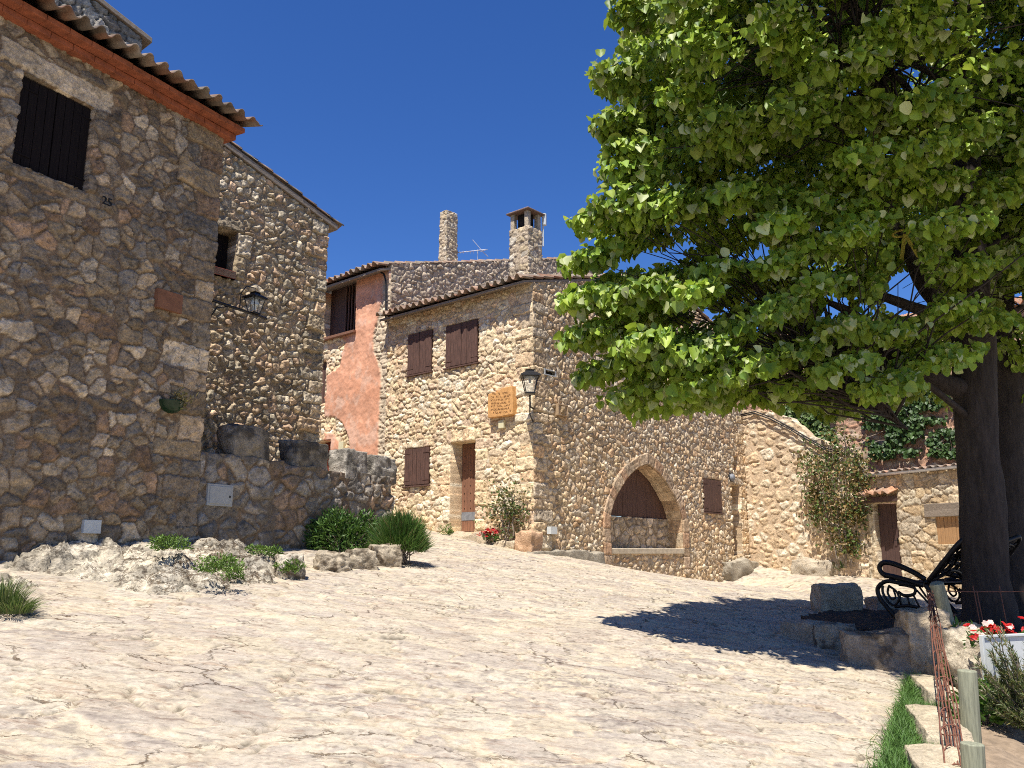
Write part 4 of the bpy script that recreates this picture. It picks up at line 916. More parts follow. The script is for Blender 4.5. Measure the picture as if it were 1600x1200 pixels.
tag(o, 'bare cream stone wall with a broken sloping top between the arch and the climbing rose', 'wall')
mb = MB()
for k, dw in enumerate((0.06, 0.10)):
    pts = [FW.uv(x, y + k * 3, 0.07) for x, y in ((1158, 648), (1180, 643), (1205, 652), (1235, 668), (1262, 684), (1290, 700), (1312, 706))]
    mb.tube([FW.P(u, v, dw + 0.01) for u, v in pts], 0.02, 6)
tag(mb.build('power_cable', 'cable', None, smooth=True), 'twin black cable slung along the sloping top of the cream wall', 'cable')

# ================================================================== SHED
FE = Frame(FW.P(LW, 0, 0.02)[:2], (0.42, -0.907), n=(-0.907, -0.42))
hS = root('stone_shed', FE.P(2, ground(9.5, 20.5), -0.5), 'small sunlit stone shed with a gutter behind the bench and tree trunk', 'shed')
tS = FE.uv(1440, 738)[1]
dS, wS = FE.box((1365, 787, 1411, 905)), FE.box((1461, 808, 1502, 850))
ST_S = dict(ST_C, seed=521, sx=0.32, sy=0.17, relief=0.025, edge=0.02, tilt=0.08, lichen=0.15, pal=[(0.60, 0.46, 0.28), (0.63, 0.50, 0.33), (0.56, 0.41, 0.24), (0.52, 0.43, 0.31), (0.64, 0.54, 0.38)], mortar=(0.40, 0.30, 0.19))
g = wall_geo(FE, 0.0, 6.5, -0.2, tS, 0.022, ST_S, holes=[(*dS, 0.22), (*wS, 0.12)], blocks=[(dS[0] - 0.18, dS[0], dS[2], dS[2] + 0.8), (dS[0] - 0.2, dS[0], dS[2] + 0.8, dS[3])], thick=0.35)
np_mesh('wall', g[0], [g[1]], 'masonry', hS, g[2])
plank_door(FE, (dS[0] + 0.01, dS[1] - 0.01, dS[2] + 0.02, dS[3] - 0.01), hS, 'wood_door_dark', -0.12, 5, label='dark plank door with a pale upper rail')
mb = MB(); planks(mb, FE, wS[0], wS[1], wS[2], wS[3], -0.06, -0.02, 6); ws_ = mb.build('window', 'wood_pine', hS, bev=0.003); ws_['label'] = 'boarded window of bare pine'
for k, (ya, yb) in enumerate(((788, 795), (797, 805))):
    b_ = FE.box((1446, ya, 1510, yb)); mb = MB(); mb.fbox(FE, b_[0], b_[1], b_[2], b_[3], -0.1, 0.07, j=0.012); mb.build('lintel', 'wood_grey', ws_, bev=0.012)
gA, gB = FE.uv(1362, 740, 0.12), FE.uv(1500, 718, 0.12)
gv = (gA[1] + gB[1]) / 2
mb = MB(); an = np.linspace(0, math.pi, 9)
prof = [(0.10 + 0.065 * math.cos(a), -0.065 * math.sin(a)) for a in an] + [(0.10 + 0.052 * math.cos(a), -0.052 * math.sin(a)) for a in an[::-1]]
base = np.array([FE.P(0.1, tS + 0.06 + z, w_) for w_, z in prof]); topp = np.array([FE.P(6.6, tS + 0.06 + z, w_) for w_, z in prof]); mb.ngon_prism(base, topp)
mb.build('gutter', 'steel', hS)
ang = R(2.5); sE = np.array([-FE.n[0] * math.cos(ang), -FE.n[1] * math.cos(ang), math.sin(ang)])
g = roof_geo(FE.P(0.0, tS + 0.07, 0.05), [FE.d[0], FE.d[1], 0], sE, 6.6, 2.2, 0.22, seed=23, amp=0.6, pal=TILE_PAL * 1.15); np_mesh('roof', g[0], [g[1]], 'tile', hS, g[2])
# tile awning over the door
b_ = FE.box((1352, 757, 1420, 773)); aw_ = MB(); aw_.fbox(FE, dS[0] - 0.12, dS[1] + 0.06, b_[2] - 0.14, b_[2] - 0.01, -0.02, 0.20, j=0.006); aw_o = aw_.build('awning', 'wood_door_dark', hS, bev=0.01)
sE2 = np.array([-FE.n[0] * math.cos(R(24)), -FE.n[1] * math.cos(R(24)), math.sin(R(24))])
g = roof_geo(FE.P(dS[0] - 0.16, b_[2] + 0.04, 0.34), [FE.d[0], FE.d[1], 0], sE2, dS[1] - dS[0] + 0.28, 0.42, 0.26, 0.42, seed=26, pal=np.array([(0.45, 0.24, 0.14), (0.42, 0.26, 0.17)])); np_mesh('awning_tiles', g[0], [g[1]], 'tile', aw_o, g[2])

# ================================================================== HOUSE BEHIND, with ivy
FF = Frame((6.6, 27.5), (0.80, -0.60), n=(-0.60, -0.80))
hF = root('rear_house', FF.P(3, 1.0, -1), 'reddish rubble house with tiled roof behind the shed, its wall hung with ivy', 'house')
tF = FF.uv(1390, 506)[1]
ST_F = dict(ST_C, seed=541, sx=0.2, sy=0.13, pal=[(0.50, 0.29, 0.185), (0.54, 0.36, 0.25), (0.45, 0.27, 0.18), (0.52, 0.40, 0.29)], mortar=(0.40, 0.25, 0.17), relief=0.04)
wF = FF.box((1275, 560, 1292, 625))
g = wall_geo(FF, -3.5, 11.5, 0.0, tF, 0.035, ST_F, holes=[(*wF, 0.2)], thick=0.4); np_mesh('wall', g[0], [g[1]], 'masonry', hF, g[2])
shutters(FF, wF, hF, 1, 3, 'wood', w=-0.1)
ang = R(16); sF = np.array([-FF.n[0] * math.cos(ang), -FF.n[1] * math.cos(ang), math.sin(ang)])
g = roof_geo(FF.P(-3.6, tF - 0.05, 0.30), [FF.d[0], FF.d[1], 0], sF, 15.3, 5.0, 0.22, seed=29, pal=np.array([(0.42, 0.20, 0.11), (0.38, 0.2, 0.12), (0.45, 0.25, 0.15)])); np_mesh('roof', g[0], [g[1]], 'tile', hF, g[2])

# ================================================================== LANTERNS
def lantern(name, c, sc, rz, label, bracket, milk=False):
    """four sided tapering street lantern; c is the middle of its glass"""
    t = root(name, (c[0], c[1], c[2] - 0.3 * sc), label, 'lantern')
    cs, sn = math.cos(rz), math.sin(rz)
    def f(x, y, z): return np.array([c[0] + sc * (x * cs - y * sn), c[1] + sc * (x * sn + y * cs), c[2] + sc * z])
    hw0, hw1, z0, z1 = 0.11, 0.20, -0.28, 0.14
    mb = MB()
    sq = lambda h, z: np.array([f(-h, -h, z), f(h, -h, z), f(h, h, z), f(-h, h, z)])
    for a, b, za, zb in ((0.26, 0.255, 0.14, 0.17), (0.255, 0.12, 0.17, 0.26), (0.11, 0.09, 0.26, 0.31), (0.12, 0.03, 0.31, 0.34)):
        mb.ngon_prism(sq(a, za), sq(b, zb))
    mb.build('lantern_cap', 'iron', t); mb = MB(); mb.ngon_prism(sq(0.13, -0.31), sq(0.13, -0.285)); mb.build('lantern_base', 'iron', t)
    fm = MB(); A, B = sq(hw0, z0), sq(hw1, z1)
    for i in range(4): fm.tube([A[i], B[i]], 0.013 * sc, 6); fm.tube([A[i], A[(i + 1) % 4]], 0.012 * sc, 6); fm.tube([B[i], B[(i + 1) % 4]], 0.016 * sc, 6)
    for i in range(4):
        m0, m1 = (A[i] + A[(i + 1) % 4]) / 2, (B[i] + B[(i + 1) % 4]) / 2; fm.tube([m0, m1], 0.006 * sc, 5) if milk else None
    fm.build('frame', 'iron', t)
    gl_ = MB()
    for i in range(4): gl_.add([A[i], A[(i + 1) % 4], B[(i + 1) % 4], B[i]], [(0, 1, 2, 3)])
    gl_.build('glass_pane', 'glass', t)
    lp = MB(); an = np.arange(10) * 2 * math.pi / 10
    ring = lambda r, z: np.array([f(r * math.cos(a), r * math.sin(a), z) for a in an])
    if milk: lp.ngon_prism(ring(0.15, -0.06), ring(0.07, 0.12)); lp.ngon_prism(ring(0.05, -0.2), ring(0.06, -0.06)); lp.build('lamp_shade', 'milk', t, smooth=False)
    else: lp.ngon_prism(ring(0.13, 0.09), ring(0.13, 0.135)); lp.ngon_prism(ring(0.03, -0.02), ring(0.04, 0.09)); lp.build('lamp_reflector', 'greybox', t)
    br = MB()
    for pts, r in bracket: br.tube(pts, r, 6)
    br.build('bracket', 'iron', t, smooth=True); return t
cl = at(828, 597, 16.54)
Kz = lambda z: np.array([K0[0], K0[1], z])
an = np.linspace(0, 1.6 * math.pi, 16)
sc_ = [(cl + np.array([0.0, 0.10 + 0.07 * math.sin(a), -0.40 + 0.07 * math.cos(a)])) for a in an]
lantern('street_lantern', cl, 0.78, R(4), 'black iron lantern on the sunlit corner of the central house', [
    ([cl + (0, 0, -0.26), cl + (0, 0.02, -0.36), cl + (0.01, 0.22, -0.46), Kz(cl[2] - 0.46) + (0, -0.02, 0)], 0.018),
    ([cl + (0, 0.03, -0.34), cl + (0.0, 0.2, -0.62), Kz(cl[2] - 0.74) + (0, -0.03, 0)], 0.014), (sc_, 0.010),
    ([cl + (0.0, -0.08, -0.42), cl + (0.0, -0.02, -0.52), cl + (0, 0.1, -0.55)], 0.01)])
uA_, vA_ = FA.uv(398, 474, -0.12); lc = FA.P(uA_, vA_, -0.12)
zb = lc[2] - 0.17
lantern('wall_lantern', lc, 0.52, FA.rot(), 'black lantern with a white shade on a long iron arm from the left house corner', [
    ([FA.P(-0.03, zb + 0.01, -0.12), FA.P(uA_ + 0.25, zb, -0.12)], 0.020), ([FA.P(0.02, zb + 0.015, -0.12), FA.P(0.02, zb - 0.40, -0.12)], 0.018),
    ([FA.P(0.03, zb - 0.36, -0.12), FA.P(0.2, zb - 0.08, -0.12), FA.P(0.42, zb, -0.12)], 0.010),
    ([FA.P(uA_ - 0.28, zb, -0.12), FA.P(uA_ - 0.27, zb + 0.25, -0.12), FA.P(uA_ - 0.18, zb + 0.38, -0.12), FA.P(uA_, zb + 0.40, -0.12)], 0.008)], milk=True)
u, v = FB.uv(1146, 746, 0.1); mb = MB(); an = np.arange(14) * 2 * math.pi / 14
prof = [(0.09, 0.02), (0.11, 0.05), (0.10, 0.09), (0.07, 0.125), (0.03, 0.14)]
for (r0, w0_), (r1, w1_) in zip(prof[:-1], prof[1:]):
    mb.add(np.concatenate([[FB.P(u + r0 * math.cos(a), v + r0 * math.sin(a), w0_) for a in an], [FB.P(u + r1 * math.cos(a), v + r1 * math.sin(a), w1_) for a in an]]), [(i, (i + 1) % 14, 14 + (i + 1) % 14, 14 + i) for i in range(14)])
mb.add([FB.P(u + 0.03 * math.cos(a), v + 0.03 * math.sin(a), 0.14) for a in an], [tuple(range(14))])
bl_ = tag(mb.build('bulkhead_lamp', 'band', None, smooth=True), 'round glass bulkhead lamp above the narrow door of the central house', 'lamp')
mb = MB(); mb.ngon_prism(np.array([FB.P(u + 0.13 * math.cos(a), v + 0.13 * math.sin(a), 0.0) for a in an]), np.array([FB.P(u + 0.12 * math.cos(a), v + 0.12 * math.sin(a), 0.05) for a in an])); mb.build('lamp_rim', 'iron', bl_)

# ================================================================== PLATES, BOXES AND PLAQUES ON THE WALLS
def plate(name, fr, pxs, w0, w1, mat, label, cat, bev=0.004):
    mb = MB(); mb.fbox(fr, *fr.box(pxs), w0, w1); return tag(mb.build(name, mat, None, bev=bev), label, cat)
pq = FC1.box((770, 612, 808, 649))
mb = MB(); out = [(0.0, 0.0), (0.5, -0.015), (1.0, 0.01), (1.01, 0.45), (0.985, 0.86), (0.98, 1.04), (0.8, 1.03), (0.55, 1.0), (0.35, 0.9), (0.0, 0.88), (-0.015, 0.45)]
W_, H_ = pq[1] - pq[0], pq[3] - pq[2]; o2 = [(pq[0] + a * W_, pq[2] + b * H_) for a, b in out]
mb.ngon_prism(np.array([FC1.P(a, b, 0.0) for a, b in o2]), np.array([FC1.P(a, b, 0.15) for a, b in o2]))
po = tag(mb.build('stone_plaque', 'ochre', None, bev=0.012), 'large ochre stone plaque carved with worn lettering beside the corner lantern', 'plaque')
mb = MB(); rg = random.Random(77)
for r_ in range(7):
    v = pq[2] + H_ * (0.80 - r_ * 0.115); u = pq[0] + W_ * (0.12 + 0.05 * rg.random()); end = pq[0] + W_ * (0.9 - 0.06 * rg.random())
    while u < end:
        if rg.random() < 0.14: u += 0.05; continue
        lh, lw_ = H_ * 0.062, 0.024
        for st_ in rg.sample([(0, 0, 0, 1), (1, 0, 1, 1), (0, 0, 1, 0), (0, 1, 1, 1), (0, .5, 1, .5), (0, 0, .5, 1), (.5, 1, 1, 0), (0, 1, 1, 0)], rg.choice((2, 3, 3))):
            a = FC1.P(u + st_[0] * lw_, v + st_[1] * lh + 0.012 * math.sin(u * 9), 0.150); b = FC1.P(u + st_[2] * lw_, v + st_[3] * lh + 0.012 * math.sin(u * 9), 0.150); mb.tube([a, b], 0.0045, 4)
        u += lw_ + 0.016
mb.build('carved_lettering', 'ochre_cut', po)
plate('door_number', FC1, (783, 658, 791, 669), 0.02, 0.09, 'cream', 'small cream number plate below the carved plaque', 'number plate')
plate('number_tile', FC1, (534, 691, 541, 703), 0.05, 0.10, 'cream', 'tiny cream number tile on the pink plaster', 'number plate')
tb_ = FB.box((866, 631, 882, 652)); mb = MB(); mb.fbox(FB, *tb_, 0.0, 0.09); tq = tag(mb.build('clay_plaque', 'terra', None, bev=0.006), 'small framed clay relief tile on the gable wall right of the lantern', 'plaque'); tq.data.materials[0] = M['claytile']
mb = MB(); w_ = 0.028
for (a, b, c, d) in ((tb_[0], tb_[1], tb_[3] - w_, tb_[3]), (tb_[0], tb_[1], tb_[2], tb_[2] + w_), (tb_[0], tb_[0] + w_, tb_[2] + w_, tb_[3] - w_), (tb_[1] - w_, tb_[1], tb_[2] + w_, tb_[3] - w_)): mb.fbox(FB, a, b, c, d, 0.091, 0.108)
mb.build('rim', 'claytile', tq, bev=0.006)
V, F, C = stone_geo(FB.P((tb_[0] + tb_[1]) / 2, (tb_[2] + tb_[3]) / 2, 0.09), (0.12, 0.06, 0.16), rz=FB.rot(), seed=3, rough=0.12, rnd=0.5, col=(0.42, 0.30, 0.17)); np_mesh('relief', V, [F], 'block', tq, C)
plate('utility_box', FB, (853, 823, 863, 835), 0.02, 0.13, 'white', 'small white utility box low on the gable wall', 'utility box')
mbx = FA.box((325, 755, 362, 792)); mb = MB(); mb.fbox(FA, *mbx, -0.06, 0.012)
mbo = tag(mb.build('meter_cabinet', 'greybox', None, bev=0.005), 'pale grey meter cabinet set into the low wall', 'meter box')
mb = MB(); i_ = 0.028; mb.fbox(FA, mbx[0] + i_, mbx[1] - i_, mbx[2] + i_, mbx[3] - i_, 0.0125, 0.022); do = mb.build('door', 'greybox', mbo, bev=0.004)
mb = MB(); mb.fbox(FA, mbx[1] - 0.075, mbx[1] - 0.055, (mbx[2] + mbx[3]) / 2 - 0.03, (mbx[2] + mbx[3]) / 2 + 0.0, 0.0225, 0.029); mb.build('lock', 'iron', do)
plate('cover_plate', FA, (127, 812, 152, 834), 0.0, 0.06, 'white', 'small white cover plate near the foot of the left house', 'cover plate')

# half round wall pot with dry flowers
pu, pv = FA.uv(272, 632, 0.1); mb = MB(); an = np.linspace(-0.5 * math.pi, 0.5 * math.pi, 13); rows = []
for a, r_, z in ((0, 0.02, -0.11), (1, 0.09, -0.085), (2, 0.135, -0.03), (3, 0.15, 0.04), (4, 0.155, 0.05), (5, 0.13, 0.045)):
    rows.append([FA.P(pu + r_ * math.sin(t) * 1.15, pv + z, 0.03 + r_ * math.cos(t)) for t in an])
P = np.array(rows); id_ = np.arange(6 * 13).reshape(6, 13); mb.add(P.reshape(-1, 3), [(id_[i, j], id_[i, j + 1], id_[i + 1, j + 1], id_[i + 1, j]) for i in range(5) for j in range(12)])
wpot = tag(mb.build('wall_pot', 'greenpot', None, smooth=True), 'dark green half round pot of dry flowers hung on the left house', 'plant pot')
n = 150; q = np.array([FA.P(pu + 0.08, pv + 0.02, 0.10)]) + RNG.normal(size=(n, 3)) * (0.06, 0.06, 0.045) + (0, 0, 0.05)
V, F, C = leaves_geo(q, rdir(n) * 0.7 + (0, 0, 0.5), rdir(n), RNG.uniform(0.03, 0.07, n), RNG.uniform(0.012, 0.025, n), np.array([(0.35, 0.27, 0.12), (0.28, 0.24, 0.08), (0.42, 0.33, 0.16)])[RNG.integers(0, 3, n)])
np_mesh('dry_flowers', V, F, 'herb', wpot, C)
# television aerial
tv = at(740, 396, 23.4); mb = MB(); T0 = root('television_aerial', tv + (0, 0, -0.2), 'thin television aerial on the tiled roof between the two chimneys', 'aerial')
mb.tube([tv + (0.12, 0, -0.3), tv + (0.12, 0, 0.12)], 0.014, 5); mb.build('mast', 'steel', T0)
mb = MB(); mb.tube([tv + (-0.55, 0.1, 0.05), tv + (0.35, -0.05, 0.1)], 0.012, 5)
for x in np.linspace(-0.5, 0.1, 7): mb.tube([tv + (x, 0.0, 0.06) + np.array((0.0, -0.12, -0.02)), tv + (x, 0.1, 0.06) + np.array((0, 0.12, 0.02))], 0.006, 4)
mb.tube([tv + (0.25, 0, 0.08), tv + (-0.03, 0, 0.42)], 0.011, 5); mb.tube([tv + (0.25, 0, 0.08), tv + (0.42, 0, -0.1)], 0.011, 5); mb.tube([tv + (0.2, -0.1, 0.02), tv + (0.4, 0.1, 0.16)], 0.010, 5)
mb.build('antenna', 'steel', T0)

# ================================================================== STONES AT THE FOOT OF THE WALLS
def gblock(px0, px1, py_top, py_base, depth, label, seed, group=None, name='stone_block', cat='stone', col=(0.48, 0.41, 0.31), dark=None, rough=0.06, rnd=0.22, rz=0.0, n=22, lift=0.0, wmul=1.0, dz=0.0):
    g0 = gpt((px0 + px1) / 2, py_base, lift); Y = g0[1]; wd = (px1 - px0) / FPX * Y * 1.02 * wmul; hh = (py_base - py_top) / FPX * Y
    kx = (Y + depth / 2) / Y
    return stone(name, (g0[0] * kx, g0[1] + depth / 2, g0[2] + hh / 2 - 0.04 + dz), (wd, depth, hh + 0.12), label, cat, group, rz=rz, seed=seed, rough=rough, rnd=rnd, col=col, dark=dark, n=max(n, 30))
gp = 'footing stones along the arch wall'
def fstone(fr, u0, u1, v0, v1, w, label, seed, name='footing_stone', col=(0.42, 0.355, 0.265), dark=(0.20, 0.165, 0.12), grp=gp, cat='stone', d=0.3, rough=0.07):
    c = fr.P((u0 + u1) / 2, (v0 + v1) / 2, w); return stone(name, c, (u1 - u0, d, v1 - v0), label, cat, grp, rz=fr.rot(), seed=seed, rough=rough, rnd=0.2, col=col, dark=dark, n=22)
for k, (x0, x1, yt, yb, lb) in enumerate(((829, 888, 861, 882, 'long grey footing stone below the corner lantern'), (888, 940, 863, 890, 'dark lichened footing stone just left of the arch'), (1137, 1190, 878, 893, 'flat stone doorstep below the narrow door'))):
    b_ = FB.box((x0, yt, x1, yb), 0.2); fstone(FB, b_[0], b_[1], min(b_[2], b_[3]) - 0.25, b_[3], 0.13, lb, 60 + k, col=(0.36, 0.315, 0.24))
for k, (x0, x1, yt, yb, lb) in enumerate(((692, 762, 834, 850, 'pale stone step under the reddish door'), (762, 808, 846, 862, 'pale kerb stone under the red geranium'), (807, 834, 832, 866, 'orange tinted base stone at the house corner'))):
    b_ = FC1.box((x0, yt, x1, yb), 0.25); fstone(FC1, b_[0], b_[1], min(b_[2], b_[3]) - 0.3, b_[3], 0.14, lb, 70 + k, name='step_stone' if k == 0 else 'footing_stone', col=(0.55, 0.45, 0.32) if k < 2 else (0.56, 0.36, 0.22), dark=None, grp='stones along the foot of the sunlit front', cat='step' if k == 0 else 'stone', d=0.45 if k == 0 else 0.36)
b_ = FW.box((1238, 874, 1300, 892), 0.2); fstone(FW, b_[0], b_[1], min(b_[2], b_[3]) - 0.3, b_[3], 0.15, 'long pale stone bench at the foot of the cream wall beside the iris', 80, name='ledge_stone', col=(0.47, 0.40, 0.30), dark=None, grp=None)

# ================================================================== ROCK OUTCROPS by the left house
def outcrop(name, u0, u1, w1, H, seed, label, fall=0.25, peak=0.55):
    nu, nw = int((u1 - u0) / 0.022), int((w1 + 0.05) / 0.022)
    u = np.linspace(u0, u1, nu); w_ = np.linspace(-0.05, w1, nw); U, W = np.meshgrid(u, w_)
    X = FA.O[0] + FA.d[0] * U + FA.n[0] * W; Y = FA.O[1] + FA.d[1] * U + FA.n[1] * W
    eu = np.minimum(U - u0, u1 - U); ew = w1 - W
    r = np.abs((U - (u0 + u1) / 2) / ((u1 - u0) / 2)) ** 2.6 + np.clip((W - 0.05) / (w1 - 0.05), 0, 1) ** 2.2 + 0.38 * fbm2(X * 1.5, Y * 1.5, seed, 4, 0.55)
    r = np.maximum(r, 1.35 - np.minimum(eu, ew) / 0.10 * 0.35)
    e = np.clip(1 - r, -0.35, 1); k = np.clip(e * 5, 0, 1)
    b, ID, DU, DV = voronoi(U + 0.12 * fbm2(X * 2.5, Y * 2.5, seed + 11, 4, 0.6), W + 0.12 * fbm2(X * 2.5, Y * 2.5, seed + 12, 4, 0.6), dict(sx=0.42, sy=0.30, seed=seed, jit=1.0, drop=0.35, p=2.2, wt=0.4))
    r1 = (ID * 7.31) % 1; r2 = (ID * 17.77) % 1; r3 = (ID * 41.13) % 1
    n2 = fbm2(X * 6, Y * 6, seed + 2, 5, 0.6); n3 = 1 - np.abs(fbm2(X * 9, Y * 14, seed + 3, 4, 0.6))
    q = fbm2(X * 1.7, Y * 3.4, seed + 4, 4, 0.6) * 3.2; st_ = np.floor(q) + sstep(0.75, 1.0, q - np.floor(q))
    h = H * np.where(e > 0, np.clip(e, 0, 1) ** 0.7, e * 1.2) + k * (0.09 * (r1 - 0.45) + 0.22 * ((r2 - 0.5) * DU + (r3 - 0.5) * DV) + 0.022 * st_ + 0.024 * n2 + 0.03 * (n3 - 0.6))
    ck = sstep(0.035, 0.0, b + 0.012 * n2) * k; h = h - 0.04 * ck
    Z = ground(X, Y) + h - 0.03
    t = fbm2(X * 8, Y * 8, seed + 6, 4, 0.65); d = sstep(-0.1, 0.5, fbm2(X * 3.5, Y * 3.5, seed + 7, 5, 0.7))[..., None] * 0.7
    C = np.array((0.52, 0.455, 0.345)) * (1 + 0.28 * t)[..., None] * (0.8 + 0.4 * r2)[..., None]; C = C * (1 - d * 0.8) + np.array((0.23, 0.20, 0.155)) * d * 0.8
    w2_ = sstep(0.25, 0.7, fbm2(X * 3, Y * 3, seed + 8, 4, 0.6))[..., None] * 0.6; C = C * (1 - w2_) + np.array((0.60, 0.54, 0.43)) * w2_
    C = C * (1 - 0.5 * ck)[..., None]
    id_ = np.arange(nu * nw).reshape(nw, nu); qd = np.stack([id_[:-1, :-1], id_[1:, :-1], id_[1:, 1:], id_[:-1, 1:]], -1).reshape(-1, 4)
    b = FA.P((u0 + u1) / 2, 0, w1 / 2); b[2] = float(ground(b[0], b[1])) - 0.1
    tag(np_mesh(name, np.stack([X, Y, Z], -1).reshape(-1, 3), [qd], 'rock', None, C.reshape(-1, 3), True, b), label, 'rock')
outcrop('rock_outcrop', -6.6, -2.75, 2.1, 0.15, 700, 'rough pale bedrock hump at far left under the white cover plate')
outcrop('rock_outcrop', -2.75, 0.75, 2.2, 0.20, 730, 'large broken bedrock hump with weeds below the meter cabinet')
# retaining stones in front of the bushes
gp2 = 'rough stones edging the bush bed'
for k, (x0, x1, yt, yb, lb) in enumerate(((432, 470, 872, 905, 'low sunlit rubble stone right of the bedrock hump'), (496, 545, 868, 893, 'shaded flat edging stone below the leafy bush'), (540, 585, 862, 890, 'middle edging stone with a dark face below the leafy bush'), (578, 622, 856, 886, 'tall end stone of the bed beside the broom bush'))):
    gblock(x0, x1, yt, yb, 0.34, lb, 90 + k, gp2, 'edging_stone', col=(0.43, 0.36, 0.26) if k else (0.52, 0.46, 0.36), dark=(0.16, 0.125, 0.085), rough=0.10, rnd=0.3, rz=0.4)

# ================================================================== THE LIME TREE
def bark_tube(pts, rad, k=14, amp=0.06, seed=1):
    pts = np.asarray(pts, float); s = np.concatenate([[0], np.cumsum(np.linalg.norm(np.diff(pts, axis=0), axis=1))])
    m = max(6, int(s[-1] / 0.06)); S = np.linspace(0, s[-1], m); P = np.stack([np.interp(S, s, pts[:, i]) for i in range(3)], -1); r = np.interp(S, s, rad)
    for _ in range(3): P[1:-1] = (P[:-2] + 2 * P[1:-1] + P[2:]) / 4
    mb = MB(); mb.tube(P, r, k); V = np.concatenate(mb.v); cen = np.repeat(P, k, 0); d = V - cen; rr = np.repeat(r, k)[:, None]
    a = np.arctan2(d[:, 1], d[:, 0])
    f = 1 + amp * (fbm3(V[:, 0] * 9, V[:, 1] * 9, V[:, 2] * 2.2, seed, 3) + 0.8 * vn2(a * 2.2, V[:, 2] * 0.5, seed))
    return cen + d * f[:, None], [np.array(x) for x in mb.f.values()]
def limb(name, pts, rad, parent, k=10, amp=0.06, seed=1):
    V, F = bark_tube(pts, rad, k, amp, seed); return np_mesh(name, V, F, 'bark', parent, None, True)
LEAFP = np.array([(0.24, 0.365, 0.038), (0.31, 0.44, 0.052), (0.165, 0.275, 0.03), (0.40, 0.50, 0.08), (0.11, 0.205, 0.028), (0.26, 0.365, 0.07), (0.53, 0.58, 0.28), (0.28, 0.40, 0.044)])
tb_ = at(1528, 955, 10.0); tbz = float(ground(tb_[0], tb_[1])) + 0.2
tree = root('lime_tree', (tb_[0], tb_[1], tbz), 'big leafy lime tree with a dark straight trunk spreading over the bench', 'tree')
T = lambda px, py, Y: at(px, py, Y)
trunk = [T(1548, 1010, 10.0), T(1545, 960, 10.0), T(1540, 900, 10.0), T(1534, 800, 10.0), T(1527, 700, 10.0), T(1523, 600, 10.0), T(1520, 520, 10.05), T(1516, 420, 10.1), T(1512, 300, 10.15), T(1508, 150, 10.2), T(1506, 0, 10.3), T(1504, -200, 10.4)]
limb('trunk', trunk, [0.38, 0.28, 0.232, 0.246, 0.225, 0.235, 0.232, 0.20, 0.17, 0.135, 0.11, 0.06], tree, 40, 0.075, 3)
CC = np.array([5.15, 9.95]); AX = np.array([math.cos(R(21)), math.sin(R(21))]); AY = np.array([-AX[1], AX[0]])
def crown_r(z):   # half width of the crown by height above the eye
    return np.interp(z, [1.2, 1.9, 2.8, 3.8, 5.2, 6.5, 8.0, 9.3, 10.0], [2.9, 3.7, 4.2, 4.2, 4.1, 4.0, 3.5, 2.2, 0.4])
XB = lambda Y: np.interp(Y, [-400, 0, 130, 190, 260, 330, 400, 450, 500, 560, 600, 640, 660], [1080, 985, 940, 930, 948, 905, 885, 876, 884, 905, 918, 980, 1000])
YB = lambda X: np.interp(X, [900, 940, 1000, 1100, 1180, 1250, 1330, 1400, 1470, 1500, 1560, 1620], [520, 610, 652, 655, 640, 642, 655, 650, 590, 560, 520, 500])
def to_px(P):
    dy = P[:, 1] * CP + (P[:, 2] - EYE[2]) * SP; return 800 + FPX * P[:, 0] / dy, 600 - FPX * ((P[:, 2] - EYE[2]) * CP - P[:, 1] * SP) / dy
rgt = np.random.default_rng(4)
cl_ = []
tries = 0
while len(cl_) < 820 and tries < 60000:
    tries += 1
    z = rgt.uniform(1.35, 9.8); a = rgt.uniform(0, 2 * math.pi); rho = rgt.uniform(0.2, 1.0) ** 0.5
    Rz = crown_r(z) * (1 + 0.10 * math.sin(3 * a + z * 1.7) + 0.07 * math.sin(5 * a - z * 2.3))
    zz = z
    fr_ = np.interp(z, [1.4, 2.5, 3.8, 5.0, 6.2, 8.0], [0.26, 0.34, 0.55, 0.96, 1.08, 1.0]) if math.sin(a) < 0 else 0.26
    p2 = CC + AX * (Rz * 1.12 * rho * math.cos(a)) + AY * (Rz * fr_ * rho * math.sin(a))
    low = 1.35 + 0.35 * (0.5 + 0.5 * math.sin(p2[0] * 2.1 + p2[1])) + 0.07 * max(0, p2[1] - 10) + 0.5 * max(0, p2[0] - 4.6) * (1 if p2[1] < 11 else 0.5)
    if zz < low: continue
    p = np.array([p2[0], p2[1], EYE[2] + zz])
    qx, qy = to_px(p[None]); mg = 0.30 * FPX / p[1]
    if qx[0] - mg < XB(qy[0]) - 6 or qy[0] + 0.6 * mg > YB(qx[0]): continue
    dmin = 0.40 if rho > 0.75 else 0.54
    if any(abs(p[0] - q[0]) < dmin and np.linalg.norm((p - q[:3]) * (1, 1, 1.15)) < dmin for q in cl_): continue
    cl_.append(np.array([*p, rho]))
for (x_, y_, Y_) in ((995, 20, 7.6), (972, 120, 7.8), (968, 195, 7.9), (985, 270, 8.0), (945, 345, 8.3), (922, 405, 8.4), (914, 462, 8.4), (922, 520, 8.5), (945, 575, 8.6), (990, 612, 8.6), (1040, 622, 8.8), (1100, 622, 9.0), (1160, 612, 9.2), (1020, 575, 8.7), (1230, 610, 9.4), (1300, 618, 9.6), (1370, 618, 9.8), (1430, 600, 10.0), (1440, 560, 9.4), (1010, 330, 8.0), (1060, 560, 8.4)): cl_.append(np.array([*at(x_, y_, Y_), 1.0]))
cl_ = np.array(cl_); print('crown extent px', [(int(y0), int(to_px(cl_)[0][np.abs(to_px(cl_)[1] - y0) < 40].min())) for y0 in (0, 100, 200, 300, 400, 450, 500, 600, 640)])
